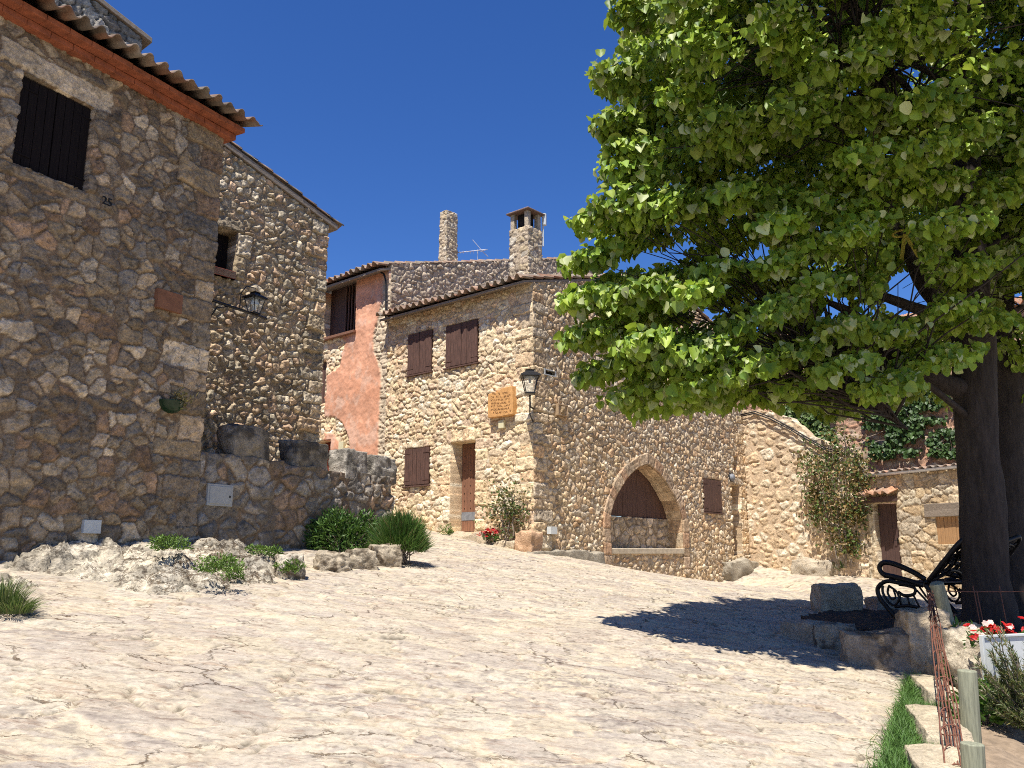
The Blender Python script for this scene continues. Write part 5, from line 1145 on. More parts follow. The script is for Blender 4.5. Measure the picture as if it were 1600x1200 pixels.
# keep a few windows through the crown for the sky, as seen between the limbs
def clear_of(P, px, py, rx, ry):
    dy = (P[:, 1] * CP + (P[:, 2] - EYE[2]) * SP); X = 800 + FPX * P[:, 0] / dy; Y = 600 - FPX * (-(P[:, 1]) * SP + (P[:, 2] - EYE[2]) * CP) / dy
    return ((X - px) / rx) ** 2 + ((Y - py) / ry) ** 2 > 1
PV, PD, PN, PL, PW, PC = [], [], [], [], [], []
for c in cl_:
    p = c[:3]; out = np.array([*(p[:2] - CC), 0.15 * (p[2] - EYE[2] - 4.2)]); out[:2] /= (0.001 + np.linalg.norm(out[:2])); out[2] = np.clip(out[2], -0.3, 0.6); out /= np.linalg.norm(out)
    n = int(rgt.integers(190, 290) * (1.0 if c[3] > 0.7 else 0.75)); R_ = rgt.uniform(0.25, 0.42)
    side = np.cross(out, (0, 0, 1.0)); side /= np.linalg.norm(side); up = np.cross(side, out)
    q = rgt.normal(size=(n, 3)); q /= np.linalg.norm(q, axis=1, keepdims=True); q *= (rgt.uniform(0.15, 1, (n, 1)) ** 0.55)
    R_ = min(R_, 0.33) if to_px(p[None])[0][0] - 0.4 * FPX / p[1] < XB(to_px(p[None])[1][0]) else R_
    P = p + R_ * (q[:, :1] * out * 1.25 + q[:, 1:2] * side * 1.05 + q[:, 2:] * up * 0.38)
    # leaves hang from the spray, faces turned up and outward, tips down and out
    Nn = np.array([0, 0, 1.0]) * rgt.uniform(0.35, 1.1, (n, 1)) + out * rgt.uniform(0.1, 0.9, (n, 1)) + rgt.normal(size=(n, 3)) * 0.36 + q * 0.30
    D = out * 0.55 + np.array([0, 0, -0.75]) + q * 0.6 + rgt.normal(size=(n, 3)) * 0.45
    L = rgt.uniform(0.05, 0.095, n) * np.where(rgt.uniform(size=n) < 0.25, 1.55, 1.0); PV.append(P); PD.append(D); PN.append(Nn); PL.append(L); PW.append(L * rgt.uniform(0.78, 1.0, n))
    tone = rgt.uniform(0.68, 1.18); cc = LEAFP[rgt.integers(0, len(LEAFP), n)] * tone * rgt.uniform(0.8, 1.2, (n, 1)); PC.append(cc)
PV, PD, PN, PL, PW, PC = map(np.concatenate, (PV, PD, PN, PL, PW, PC))
wk = clear_of(PV, 1420, 455, 42, 40) & clear_of(PV, 1378, 482, 40, 18) & clear_of(PV, 1585, 470, 22, 20) & clear_of(PV, 1556, 600, 26, 50)
wk &= clear_of(PV, 1414, 396, 20, 36) | (PV[:, 1] > 9.8)
wk &= ~((np.linalg.norm(PV[:, :2] - tb_[:2], axis=1) < 0.75) & (PV[:, 2] < EYE[2] + 2.1))
PV, PD, PN, PL, PW, PC = (x[wk] for x in (PV, PD, PN, PL, PW, PC))
V, F, C = leaves_geo(PV, PD, PN, PL, PW, PC, bend=0.22); np_mesh('crown', V, F, 'leaf', tree, C, True)
# limbs out to the sprays
j = lambda s: rgt.normal(size=3) * s
def grow(a, b, sag, n=9, wob=0.06):
    t = np.linspace(0, 1, n)[:, None]; P = a * (1 - t) + b * t; P = P + np.array([0, 0, 1.0]) * (np.sin(t * math.pi) * sag); P[1:-1] += rgt.normal(size=(n - 2, 3)) * wob * np.linalg.norm(b - a) / 4; return P
limb('branch', [T(1515, 612, 10.0), T(1470, 597, 9.9), T(1415, 570, 9.8), T(1365, 528, 9.7), T(1335, 490, 9.6), T(1290, 470, 9.3)], [0.13, 0.115, 0.095, 0.08, 0.06, 0.03], tree, 12, 0.06, 5)
limb('branch', [T(1515, 540, 10.0), T(1480, 490, 10.1), T(1440, 440, 10.2), T(1420, 390, 10.3), T(1390, 330, 10.3), T(1350, 240, 10.1)], [0.14, 0.12, 0.105, 0.09, 0.07, 0.04], tree, 12, 0.06, 6)
limb('branch', [T(1512, 500, 10.0), T(1440, 485, 9.8), T(1380, 463, 9.6), T(1300, 430, 9.3)], [0.09, 0.07, 0.055, 0.03], tree, 10, 0.06, 7)
tips = [c for c in cl_ if 0.45 < c[3] < 0.9]
order = rgt.permutation(len(tips)); mains = [tips[i] for i in order[:16]]
for k, m in enumerate(mains):
    z0 = np.clip(m[2] - 0.25 * np.linalg.norm(m[:2] - tb_[:2]) - 0.3, EYE[2] + 1.5, EYE[2] + 8); tz = np.array([x[2] for x in trunk]); a = np.array([np.interp(z0, tz, [x[i] for x in trunk]) for i in range(3)])
    b = m[:3]; L_ = np.linalg.norm(b - a); V, F = bark_tube(grow(a, b, 0.10 * L_), np.linspace(0.022 + 0.007 * L_, 0.010, 9), 8, 0.05, 20 + k)
    np_mesh('branch', V, F, 'bark', tree, None, True)
mp_ = np.array([m[:3] for m in mains]); tw = MB()
for c in cl_:
    d = np.linalg.norm(mp_ - c[:3], axis=1); m = mp_[np.argmin(d)]; k_ = rgt.uniform(0.35, 0.98); a = m * k_ + np.array([*tb_[:2], m[2] - 0.35 * np.linalg.norm(m[:2] - tb_[:2])]) * (1 - k_)
    tw.tube(grow(a, c[:3], 0.06, 6, 0.12), np.linspace(0.013, 0.004, 6), 5)
tw.build('twigs', 'bark', tree, smooth=True)
# second tree behind, at the right edge
t2b = at(1578, 930, 12.2); t2z = float(ground(t2b[0], t2b[1])) - 0.1
tree2 = root('lime_tree', (t2b[0], t2b[1], t2z), 'smaller lime tree just behind the big trunk at the right edge', 'tree')
tr2 = [np.array([t2b[0], t2b[1], t2z]), T(1577, 850, 12.2), T(1576, 720, 12.2), T(1577, 600, 12.2), T(1560, 540, 12.2), T(1572, 420, 12.3), T(1580, 250, 12.4), T(1585, 60, 12.5)]
limb('trunk', tr2, [0.30, 0.25, 0.20, 0.20, 0.17, 0.13, 0.1, 0.06], tree2, 18, 0.05, 9)
limb('branch', [T(1577, 620, 12.2), T(1610, 560, 12.1), T(1660, 480, 12.0)], [0.12, 0.09, 0.05], tree2, 10, 0.05, 10)
PV, PD, PN, PL, PW, PC = [], [], [], [], [], []
c2_ = []
while len(c2_) < 150:
    q = rgt.normal(size=3); q /= np.linalg.norm(q); q *= rgt.uniform(0.45, 1); p = np.array([8.1, 12.9, EYE[2] + 5.2]) + q * (2.9, 2.4, 3.3)
    if p[2] < EYE[2] + 2.0: continue
    c2_.append(p); out = q / np.linalg.norm(q); n = 170; qq = rdir(n, rgt) * rgt.uniform(0.15, 1, (n, 1)) ** 0.5
    PV.append(p + qq * (0.5, 0.5, 0.3)); PD.append(out * 0.5 + np.array([0, 0, -0.7]) + qq * 0.6 + rgt.normal(size=(n, 3)) * 0.4); PN.append(np.array([0, 0, 0.8]) + out * 0.4 + rgt.normal(size=(n, 3)) * 0.45)
    L = rgt.uniform(0.06, 0.12, n); PL.append(L); PW.append(L * 0.88); PC.append(LEAFP[rgt.integers(0, len(LEAFP), n)] * rgt.uniform(0.75, 1.15, (n, 1)))
PV, PD, PN, PL, PW, PC = map(np.concatenate, (PV, PD, PN, PL, PW, PC)); wk = clear_of(PV, 1585, 470, 24, 22) & clear_of(PV, 1556, 600, 24, 50) & clear_of(PV, 1420, 455, 42, 40)
V, F, C = leaves_geo(*(x[wk] for x in (PV, PD, PN, PL, PW, PC))); np_mesh('crown', V, F, 'leaf', tree2, C, True)
for k in range(8):
    b = c2_[k * 17]; a = tr2[4] * 0.6 + tr2[6] * 0.4; V, F = bark_tube(grow(a, b, 0.2), np.linspace(0.06, 0.015, 9), 7, 0.05, 60 + k); np_mesh('branch', V, F, 'bark', tree2, None, True)
# yellow tape on a limb
tp = at(1414, 366, 9.75); mb = MB()
for sgn, dx, dz in ((-1, -0.085, -0.33), (1, 0.13, -0.31)):
    a, b = tp, tp + np.array([dx, -0.03, dz]); s_ = np.array([0.022, 0, 0.007 * sgn]); mb.hexa(np.array([a - s_, a + s_, a + s_ + (0, .004, 0), a - s_ + (0, .004, 0), b - s_, b + s_, b + s_ + (0, .004, 0), b - s_ + (0, .004, 0)]))
an = np.arange(12) * 2 * math.pi / 12; mb.tube([tp + np.array([0.09 * math.cos(a) , 0.12 * math.sin(a) + 0.1, 0.05]) for a in an], 0.014, 6, closed=True)
tag(mb.build('yellow_tape', 'yellow'), 'forked yellow tape tied to a limb high in the lime tree', 'tape')

# ================================================================== TREE BED: soil, edging stones
ba, bb, bc = gpt(1252, 1000), gpt(1425, 1048), gpt(1292, 958)
SOIL_Z = 0.76
pts = np.array([ba[:2] + (0.12, 0.08), bb[:2] + (0.05, 0.15), [5.3, 8.6], [7.6, 9.6], [8.2, 13.4], [6.6, 13.8], bc[:2] + (0.15, 0.0), [3.75, 11.4]])
def poly_in(x, y, P):
    c = np.zeros(x.shape, bool); n = len(P)
    for i in range(n):
        a, b = P[i], P[(i + 1) % n]; k = ((a[1] > y) != (b[1] > y)) & (x < (b[0] - a[0]) * (y - a[1]) / (b[1] - a[1] + 1e-12) + a[0]); c ^= k
    return c
def soil_patch(name, P, zfun, mat, col, kind='structure', res=0.04, amp=0.03, seed=3):
    x = np.arange(P[:, 0].min(), P[:, 0].max(), res); y = np.arange(P[:, 1].min(), P[:, 1].max(), res); X, Y = np.meshgrid(x, y)
    Z = zfun(X, Y) + amp * fbm2(X * 4, Y * 4, seed, 4) + 0.3 * amp * fbm2(X * 15, Y * 15, seed + 2, 3)
    i_ = np.arange(X.size).reshape(X.shape); q = np.stack([i_[:-1, :-1], i_[:-1, 1:], i_[1:, 1:], i_[1:, :-1]], -1).reshape(-1, 4)
    ins = poly_in(X, Y, P).ravel(); q = q[ins[q].all(1)]
    e = np.concatenate([q[:, [0, 1]], q[:, [1, 2]], q[:, [2, 3]], q[:, [3, 0]]]); n = X.size; key = np.minimum(e[:, 0], e[:, 1]) * n + np.maximum(e[:, 0], e[:, 1])
    _, inv, cnt = np.unique(key, return_inverse=True, return_counts=True); be = e[cnt[inv] == 1]
    V = np.stack([X.ravel(), Y.ravel(), Z.ravel()], -1); Vb = V.copy(); Vb[:, 2] = ground(V[:, 0], V[:, 1]) - 0.2
    qs = np.stack([be[:, 1], be[:, 0], be[:, 0] + n, be[:, 1] + n], -1); VV = np.concatenate([V, Vb]); FF = np.concatenate([q, qs]); used = np.unique(FF); rm = np.full(len(VV), -1); rm[used] = np.arange(len(used))
    return tag(np_mesh(name, VV[used], [rm[FF]], mat), kind=kind)
soil_patch('soil_bed', pts, lambda x, y: np.maximum(SOIL_Z - 0.02 * (x - 5), ground(x, y) + 0.03), 'soil', None)
gp3 = 'edging stones of the tree bed'
def bstone(x0, x1, yt, yb, d, lb, seed, **k):
    return gblock(x0, x1, yt, yb, d, lb, seed, gp3, 'edging_stone', **k)
bstone(1277, 1340, 919, 962, 0.45, 'squarish boulder at the far left corner of the tree bed', 110, rough=0.05, col=(0.42, 0.35, 0.26), cat='boulder')
bstone(1238, 1282, 978, 1006, 0.55, 'small shaded edging stone at the left end of the front row', 111, col=(0.40, 0.34, 0.26), rz=0.5)
bstone(1276, 1332, 984, 1018, 0.4, 'pitted sun flecked edging stone second in the front row', 112, col=(0.40, 0.34, 0.25), dark=(0.2, 0.16, 0.12), rough=0.09, rz=-0.25)
bstone(1324, 1424, 996, 1046, 0.34, 'long shaded edging slab beside the tall upright block', 113, col=(0.36, 0.29, 0.21), dark=(0.17, 0.13, 0.09), rough=0.06, rz=-0.22)
bstone(1362, 1420, 940, 972, 0.5, 'low dark stone on the far side of the tree bed under the bench', 114, col=(0.34, 0.29, 0.23), name='edging_stone') if False else bstone(1362, 1420, 938, 962, 0.5, 'low dark stone on the far side of the tree bed under the bench', 114, col=(0.34, 0.29, 0.23))
gblock(1419, 1482, 966, 1058, 0.42, 'tall pale upright block at the corner of the tree bed behind the rusty wire', 115, None, 'upright_block', col=(0.54, 0.43, 0.29), dark=(0.36, 0.27, 0.17), rough=0.06, rnd=0.18, rz=-0.1)
gblock(1490, 1556, 1003, 1090, 0.5, 'rounded white boulder behind the sawn post', 116, None, 'boulder', cat='boulder', col=(0.50, 0.43, 0.32), rough=0.09, rnd=0.5, lift=0.1)
gblock(1498, 1535, 984, 1012, 0.3, 'small yellow stone on top of the white boulder', 117, None, 'field_stone', col=(0.62, 0.48, 0.29), rough=0.08, rnd=0.5, lift=0.38)
# right kerb: pale dressed blocks running towards the camera
gp4 = 'dressed kerb blocks along the garden'
for k, (x0, x1, yt, yb, lb) in enumerate(((1436, 1478, 1032, 1076, 'farthest kerb block against the tall upright block'), (1431, 1480, 1076, 1116, 'second kerb block from the tall upright block'), (1423, 1486, 1128, 1186, 'large pale kerb block between two tufts of grass'), (1420, 1492, 1196, 1262, 'nearest kerb block cut by the bottom of the picture'))):
    a, b = gpt((x0 + x1) / 2, yb), gpt((x0 + x1) / 2, yt); Y = (a[1] + b[1]) / 2; wd = (x1 - x0) / FPX * Y * 0.92; ln = np.linalg.norm(a - b)
    c = (a + b) / 2; c[0] += 0.04; c[2] = float(ground(c[0], c[1])) + 0.03
    stone('kerb_block', c, (wd, ln * 0.99, 0.26), lb, 'kerb block', gp4, rz=-0.30, seed=120 + k, rough=0.055, rnd=0.17, col=(0.54, 0.455, 0.32), var=0.2, n=26)
gP = np.array([gpt(1478, 1060)[:2], gpt(1482, 1130)[:2], gpt(1490, 1210)[:2], gpt(1500, 1330)[:2], [4.4, 4.3], [7.5, 5.2], [7.5, 9.4], [5.2, 8.7]])
soil_patch('garden_earth', gP, lambda x, y: ground(x, y) + 0.05 + 0.12 * sstep(0, 1.5, x - 3.6), 'earth', None, amp=0.03, seed=9)

# ================================================================== BENCH
def bench():
    bz = float(SOIL_Z) + 0.06; base = at(1452, 950, 10.35); base[2] = bz
    t = root('park_bench', base, 'black cast iron park bench with scroll arms under the lime tree', 'bench')
    ld = unit(0.83, 0.56); fd = np.array([-ld[1], ld[0]]); Lb = 1.38
    f = lambda x, y, z: np.array([base[0] + ld[0] * x + fd[0] * y, base[1] + ld[1] * x + fd[1] * y, bz + z])
    def spl(P, n=40, closed=False):
        P = np.array(P, float); m = len(P); idx = np.linspace(0, m if closed else m - 1, n, endpoint=not closed); out = []
        for q in idx:
            i = int(min(q, m - 1 if closed else m - 2)); u = q - i
            g = (lambda k: P[k % m]) if closed else (lambda k: P[min(max(k, 0), m - 1)])
            a, b, c, d = g(i - 1), g(i), g(i + 1), g(i + 2); out.append(0.5 * ((2 * b) + (-a + c) * u + (2 * a - 5 * b + 4 * c - d) * u * u + (-a + 3 * b - 3 * c + d) * u ** 3))
        return np.array(out)
    for x in (0.0, Lb):
        e = MB(); line = lambda P, r, n=36, cl=False: e.tube([f(x, a, b) for a, b in spl(P, n, cl)], r, 8, closed=cl, flat=1.25)
        line([(0.02, 0.47), (0.18, 0.56), (0.40, 0.645), (0.54, 0.66), (0.605, 0.60), (0.56, 0.52), (0.42, 0.49), (0.26, 0.455), (0.05, 0.40)], 0.026)          # arm loop
        line([(0.60, 0.40), (0.655, 0.33), (0.63, 0.22), (0.53, 0.10), (0.44, 0.0)], 0.024)                                                                  # front leg
        line([(0.02, 0.40), (-0.08, 0.25), (-0.14, 0.10), (-0.16, 0.0)], 0.024)                                                                              # rear leg
        line([(0.60, 0.40), (0.50, 0.435), (0.30, 0.41), (0.05, 0.40)], 0.020)
        line([(0.58, 0.38), (0.585, 0.29), (0.52, 0.18), (0.44, 0.15), (0.38, 0.22), (0.40, 0.31), (0.50, 0.38)], 0.014)
        line([(0.50, 0.37), (0.52, 0.29), (0.47, 0.22), (0.42, 0.25), (0.44, 0.33)], 0.012)
        line([(0.36, 0.40), (0.26, 0.39), (0.16, 0.36), (0.18, 0.29), (0.30, 0.27), (0.38, 0.31)], 0.016)
        line([(0.44, 0.13), (0.25, 0.15), (0.05, 0.12), (-0.12, 0.08)], 0.016)
        for (a, b), (c, d) in (((0.36, 0.27), (0.36, 0.15)), ((0.27, 0.27), (0.24, 0.15)), ((0.19, 0.29), (0.12, 0.14)), ((0.14, 0.34), (-0.05, 0.14)), ((0.10, 0.38), (0.02, 0.26))): e.tube([f(x, a, b), f(x, c, d)], 0.012, 6)
        line([(0.44, 0.50), (0.47, 0.46), (0.41, 0.44)], 0.014); line([(0.33, 0.48), (0.34, 0.44), (0.27, 0.43), (0.22, 0.45)], 0.014)
        e.build('end_frame', 'bench', t, smooth=True)
    s = MB()
    for y in np.linspace(0.04, 0.57, 9):
        P = [f(xx, y, 0.415 + 0.02 * ((y - 0.3) / 0.27) ** 2 - 0.012 * math.sin(math.pi * xx / Lb)) for xx in np.linspace(0.0, Lb, 8)]; s.tube(P, 0.021, 6, flat=0.5)
    for xx in (0.33, 0.69, 1.05): s.tube([f(xx, 0.04, 0.395), f(xx, 0.57, 0.395)], 0.014, 6)
    s.build('seat', 'bench', t, smooth=True)
    bk = MB(); B = lambda x, h: f(x, -0.02 - 0.46 * h, 0.45 + 0.50 * h)          # h: 0 foot .. 1 top of the reclined back
    top = [(0.0, 0.0), (0.0, 0.45), (0.015, 0.86), (0.10, 1.04), (0.22, 1.0), (0.36, 0.94), (0.52, 0.99), (0.69, 1.07), (0.86, 0.99), (1.02, 0.94), (1.16, 1.0), (1.28, 1.04), (1.365, 0.86), (1.38, 0.45), (1.38, 0.0)]
    bk.tube([B(a, b) for a, b in spl(top, 90)], 0.030, 8)
    bk.tube([B(a, b) for a, b in spl([(0.0, 0.02), (0.16, 0.10), (0.32, 0.24), (0.52, 0.20), (0.69, 0.10), (0.86, 0.20), (1.06, 0.24), (1.22, 0.10), (1.38, 0.02)], 60)], 0.024, 8)
    bk.tube([B(a, b) for a, b in spl([(0.02, 0.80), (0.2, 0.86), (0.36, 0.80), (0.52, 0.84), (0.69, 0.92), (0.86, 0.84), (1.02, 0.80), (1.2, 0.86), (1.36, 0.8)], 60)], 0.018, 8)
    for k in range(9):
        x = 0.07 + k * 0.155; h0 = 0.10 + 0.10 * math.sin(k * 1.3) ** 2
        bk.tube([B(a, b) for a, b in spl([(x, h0), (x + 0.035, 0.42), (x - 0.02, 0.62), (x + 0.02, 0.9)], 14)], 0.016, 6)
        for hh, r_ in ((0.34, 0.055), (0.55, 0.05), (0.73, 0.045)):
            bk.tube([B(x + 0.078 + r_ * math.cos(a), hh + 1.5 * r_ * math.sin(a)) for a in np.arange(14) * 2 * math.pi / 14], 0.012, 6, closed=True)
        bk.tube([B(x, 0.45), B(x + 0.155, 0.66)], 0.010, 6); bk.tube([B(x, 0.8), B(x + 0.155, 0.5)], 0.010, 6)
    bk.build('backrest', 'bench', t, smooth=True)
bench()

# ================================================================== POSTS, WIRE, SIGN at the right
def post(a, b, r, label, cap=0.0):
    mb = MB(); mb.tube([a, a * 0.5 + b * 0.5, b - (b - a) * 0.01, b], [r, r, r, r * 0.9], 20)
    return tag(mb.build('wooden_post', 'post', None, smooth=False, bev=0.004, base=a), label, 'post', 'round garden posts')
g0 = gpt(1500, 1040, 0.1); Yp = g0[1] - 0.1
post(at(1497, 1030, Yp), at(1463, 911, Yp - 0.15), 0.068, 'leaning round post tied with wire beside the upright block')
g1 = gpt(1517, 1165, 0.05); post(g1 - (0, 0, 0.2), at(1511, 1047, g1[1]), 0.064, 'upright pale post in the middle of the garden edge')
g2_ = gpt(1521, 1240, 0.05); post(g2_ - (0, 0, 0.2), at(1519, 1161, g2_[1]), 0.064, 'short sawn post nearest the camera at the bottom edge')
# folded bundle of rusty wire mesh lying along the kerb
wt, wb = at(1450, 930, Yp - 0.35), at(1476, 1215, g2_[1] - 0.05)
mb = MB(); rg = np.random.default_rng(3)
dirw = (wb - wt) / np.linalg.norm(wb - wt); sx = np.array([1.0, 0.1, 0]); nb = 8
offs = [(sx * (0.012 + 0.017 * k + rg.uniform(-0.01, 0.01)), rg.uniform(0, 0.06)) for k in range(nb)]
for k, (o_, dz) in enumerate(offs):
    t_ = np.linspace(0, 1, 12)[:, None]; P = wt + o_ * (0.4 + 0.75 * t_) + (wb - wt) * t_ + np.array([0, 0, 1.0]) * (dz * np.sin(t_ * 2.6 + k)) + rg.normal(size=(12, 3)) * 0.004 - np.array([0, 0, 0.05]) * np.sin(t_ * math.pi); mb.tube(P, 0.0055, 5)
for s_ in np.linspace(0.02, 0.98, 13):
    c = wt + (wb - wt) * s_ - np.array([0, 0, 0.05]) * math.sin(s_ * math.pi) + sx * 0.07 * (0.4 + 0.75 * s_); r_ = rg.uniform(0.05, 0.085) * (0.5 + 0.6 * s_); an = np.arange(11) * 2 * math.pi / 12 + rg.uniform(0, 6)
    mb.tube([c + sx * r_ * math.cos(a) + np.array([0, 0.25, 0.9]) * 0.035 * math.sin(a) + dirw * 0.02 * math.cos(2 * a) for a in an], 0.0048, 5)
tag(mb.build('wire_mesh_bundle', 'rust', None, smooth=True), 'folded bundle of rusty wire mesh lying along the pale kerb blocks', 'wire mesh')
mb = MB(); a, b = at(1447, 923, Yp - 0.05), at(1640, 923, Yp + 0.3); mb.tube([a * (1 - s_) + b * s_ - np.array([0, 0, 0.01 * math.sin(s_ * math.pi)]) for s_ in np.linspace(0, 1, 9)], 0.006, 6)
for px in (1448, 1478, 1521, 1526, 1562): p = at(px, 923, Yp); mb.tube([p + (0, 0, 0.05 if px in (1521, 1562) else 0.0), p + (0.03, 0, -0.3), p + (0.02, 0.02, -0.62)], 0.006, 5)
for (px, py) in ((1470, 935), (1481, 962)):
    p = at(px, py, Yp - 0.06); mb.tube([p + np.array([0.075 * math.cos(q_), 0.075 * math.sin(q_), 0.02 * math.cos(q_)]) for q_ in np.arange(14) * 2 * math.pi / 14], 0.005, 5, closed=True)
tag(mb.build('wire_fence', 'rust', None, smooth=True), 'thin rusty fence wire strung right from the leaning post', 'wire')
# white framed board with flowers behind it
sc0 = at(1556, 1045, 6.9); fs = Frame(sc0[:2], (0.93, 0.36), n=(0.36, -0.93)); zT, zB = at(1556, 992, 6.9)[2], at(1556, 1086, 6.9)[2]
sb_ = root('white_sign', fs.P(0.1, float(ground(*sc0[:2])), 0), 'blank white framed board low in the garden behind the grey green shrub', 'sign')
mb = MB(); mb.fbox(fs, -0.10, 0.36, zB + 0.12, zT - 0.02, -0.012, 0.0); mb.build('board', 'white', sb_, bev=0.003)
mb = MB()
for (a, b, c, d) in ((-0.125, -0.102, zB, zT), (0.362, 0.385, zB, zT), (-0.101, 0.361, zT - 0.019, zT), (-0.101, 0.361, zB, zB + 0.02), (-0.101, 0.361, zB + 0.098, zB + 0.119)): mb.fbox(fs, a, b, c, d, -0.02, 0.014)
mb.build('frame', 'white', sb_, bev=0.003)
for u in (0.02, 0.26): mb = MB(); mb.fbox(fs, u - 0.03, u + 0.03, float(ground(*sc0[:2])) - 0.1, zB - 0.001, -0.02, 0.02); mb.build('leg', 'post', sb_, bev=0.003)

# ================================================================== PLANTS
def bush(name, c, rad, n, L, Wd, pal, label, cat, shape='lance', up=0.5, mat='herb', group=None, stems=40, hollow=0.35, seed=1, base=0.0, spread=0.5, lobes=9):
    """many leaves through an uneven cluster of lobes, over thin stems"""
    rg = np.random.default_rng(seed); rad = np.array(rad, float); c = np.array(c, float)
    t = root(name, c, label, cat, group)
    lc = rdir(lobes, rg) * rg.uniform(0.35, 0.75, (lobes, 1)); lc[:, 2] = np.abs(lc[:, 2]) * 0.9 + 0.12
    k = rg.integers(0, lobes, n); q = rdir(n, rg) * rg.uniform(hollow, 1, (n, 1)) ** 0.5 * rg.uniform(0.32, 0.52, (lobes, 1))[k]
    P = lc[k] + q; P[:, 2] = np.maximum(P[:, 2], 0.02); P3 = c + P * rad * (1, 1, 1)
    D = (P * (1, 1, 0.6) + q) * spread + np.array([0, 0, up]) + rg.normal(size=(n, 3)) * 0.35; N_ = q + rg.normal(size=(n, 3)) * 0.6 + (0, 0, 0.5)
    L_ = rg.uniform(*L, n); C = np.array(pal)[rg.integers(0, len(pal), n)] * rg.uniform(0.75, 1.25, (n, 1))
    V, F, C = leaves_geo(P3, D, N_, L_, L_ * rg.uniform(*Wd, n), C, shape=shape); np_mesh('foliage', V, F, mat, t, C, True)
    if stems:
        mb = MB()
        for i in rg.integers(0, n, stems): b = P3[i]; a = c + rg.normal(size=3) * (0.06, 0.06, 0); a[2] = c[2] - 0.05; mb.tube(grow(a, b, 0.03, 5, 0.1), np.linspace(0.008, 0.003, 5), 4)
        mb.build('stems', 'wood_grey', t, smooth=True)
    return t
def blades(name, c, rad, H, n, w, pal, label, cat, kind=None, group=None, seed=1, droop=0.35, mat='herb', lean=0.5):
    """strap leaves or needles rising from the ground"""
    rg = np.random.default_rng(seed); c = np.array(c, float); a = rg.uniform(0, 2 * math.pi, n); r = np.sqrt(rg.uniform(0, 1, n))
    B = np.stack([c[0] + rad[0] * r * np.cos(a) * 0.45, c[1] + rad[1] * r * np.sin(a) * 0.45, np.full(n, c[2])], -1)
    out = np.stack([np.cos(a) * rad[0], np.sin(a) * rad[1], np.zeros(n)], -1) * (r * lean)[:, None]; h = H * rg.uniform(0.55, 1.05, n) * (1 - 0.25 * r)
    k = 5; V = np.zeros((n, k * 2, 3)); sd_ = np.stack([-np.sin(a), np.cos(a), np.zeros(n)], -1); sd_ += rg.normal(size=(n, 3)) * 0.4
    jx = rg.normal(size=(n, 3)) * 0.06 * H
    for i in range(k):
        t = i / (k - 1); cen = B + out * (t ** 1.5)[..., None] if False else B + out * t ** 1.5 + jx * t * t + np.array([0, 0, 1.0]) * (h * (t - droop * t * t))[:, None]
        ww = w * (1 - t ** 2 * 0.92); V[:, 2 * i] = cen - sd_ * ww / 2; V[:, 2 * i + 1] = cen + sd_ * ww / 2
    off = (np.arange(n) * k * 2)[:, None, None]; F = (off + np.array([[2 * i, 2 * i + 1, 2 * i + 3, 2 * i + 2] for i in range(k - 1)])[None]).reshape(-1, 4)
    C = np.repeat(np.array(pal)[rg.integers(0, len(pal), n)] * rg.uniform(0.75, 1.25, (n, 1)), k * 2, 0)
    o = np_mesh(name, V.reshape(-1, 3), [F], mat, None, C, True, c); return tag(o, label, cat, group, kind)
GRN = [(0.06, 0.13, 0.022), (0.085, 0.17, 0.032), (0.045, 0.10, 0.022), (0.12, 0.20, 0.05), (0.07, 0.14, 0.03)]
b1 = gpt(530, 868); b1[1] += 0.35; b1[2] = float(ground(*b1[:2])) + 0.05
bush('leafy_bush', b1, (0.62, 0.42, 0.62), 3400, (0.045, 0.10), (0.28, 0.4), GRN, 'leafy dark green bush at the foot of the low wall', 'bush', seed=3, lobes=14, up=0.35, spread=0.7)
b2 = gpt(622, 884); b2[1] += 0.3; b2[2] = float(ground(*b2[:2]))
BR = [(0.06, 0.13, 0.022), (0.08, 0.16, 0.03), (0.045, 0.105, 0.02), (0.11, 0.19, 0.04)]
def broom(c, rad, label):
    t = root('broom_bush', c, label, 'bush'); rg = np.random.default_rng(8); n = 5200
    q = rdir(n, rg); q[:, 2] = np.abs(q[:, 2]) * 1.1 - 0.15; r = rg.uniform(0.35, 0.86, n) ** 0.8 * (1 + 0.30 * vn3(q[:, 0] * 2.3, q[:, 1] * 2.3, q[:, 2] * 2.3, 5)); P = np.array(c) + q * np.array(rad) * r[:, None] + (0, 0, rad[2] * 0.42)
    D = q * 0.9 + np.array([0, 0, 0.75]) + rg.normal(size=(n, 3)) * 0.22; L_ = rg.uniform(0.08, 0.27, n); C = np.array(BR + [(0.20, 0.17, 0.07)])[np.minimum(rg.integers(0, 18, n) // 4, 4)] * rg.uniform(0.7, 1.3, (n, 1))
    V, F, C = leaves_geo(P, D, rdir(n, rg), L_, np.full(n, 0.010), C, shape='strap', bend=0.05); np_mesh('foliage', V, F, 'herb', t, C)
    mb = MB()
    for i in range(60): a = q[i * 7]; mb.tube(grow(np.array(c) + rg.normal(size=3) * (0.05, 0.05, 0), P[i * 7], 0.04, 5), np.linspace(0.008, 0.003, 5), 4)
    mb.build('stems', 'wood_grey', t, smooth=True)
broom(b2, (0.42, 0.40, 0.52), 'rounded fine needled broom bush at the free end of the low wall')
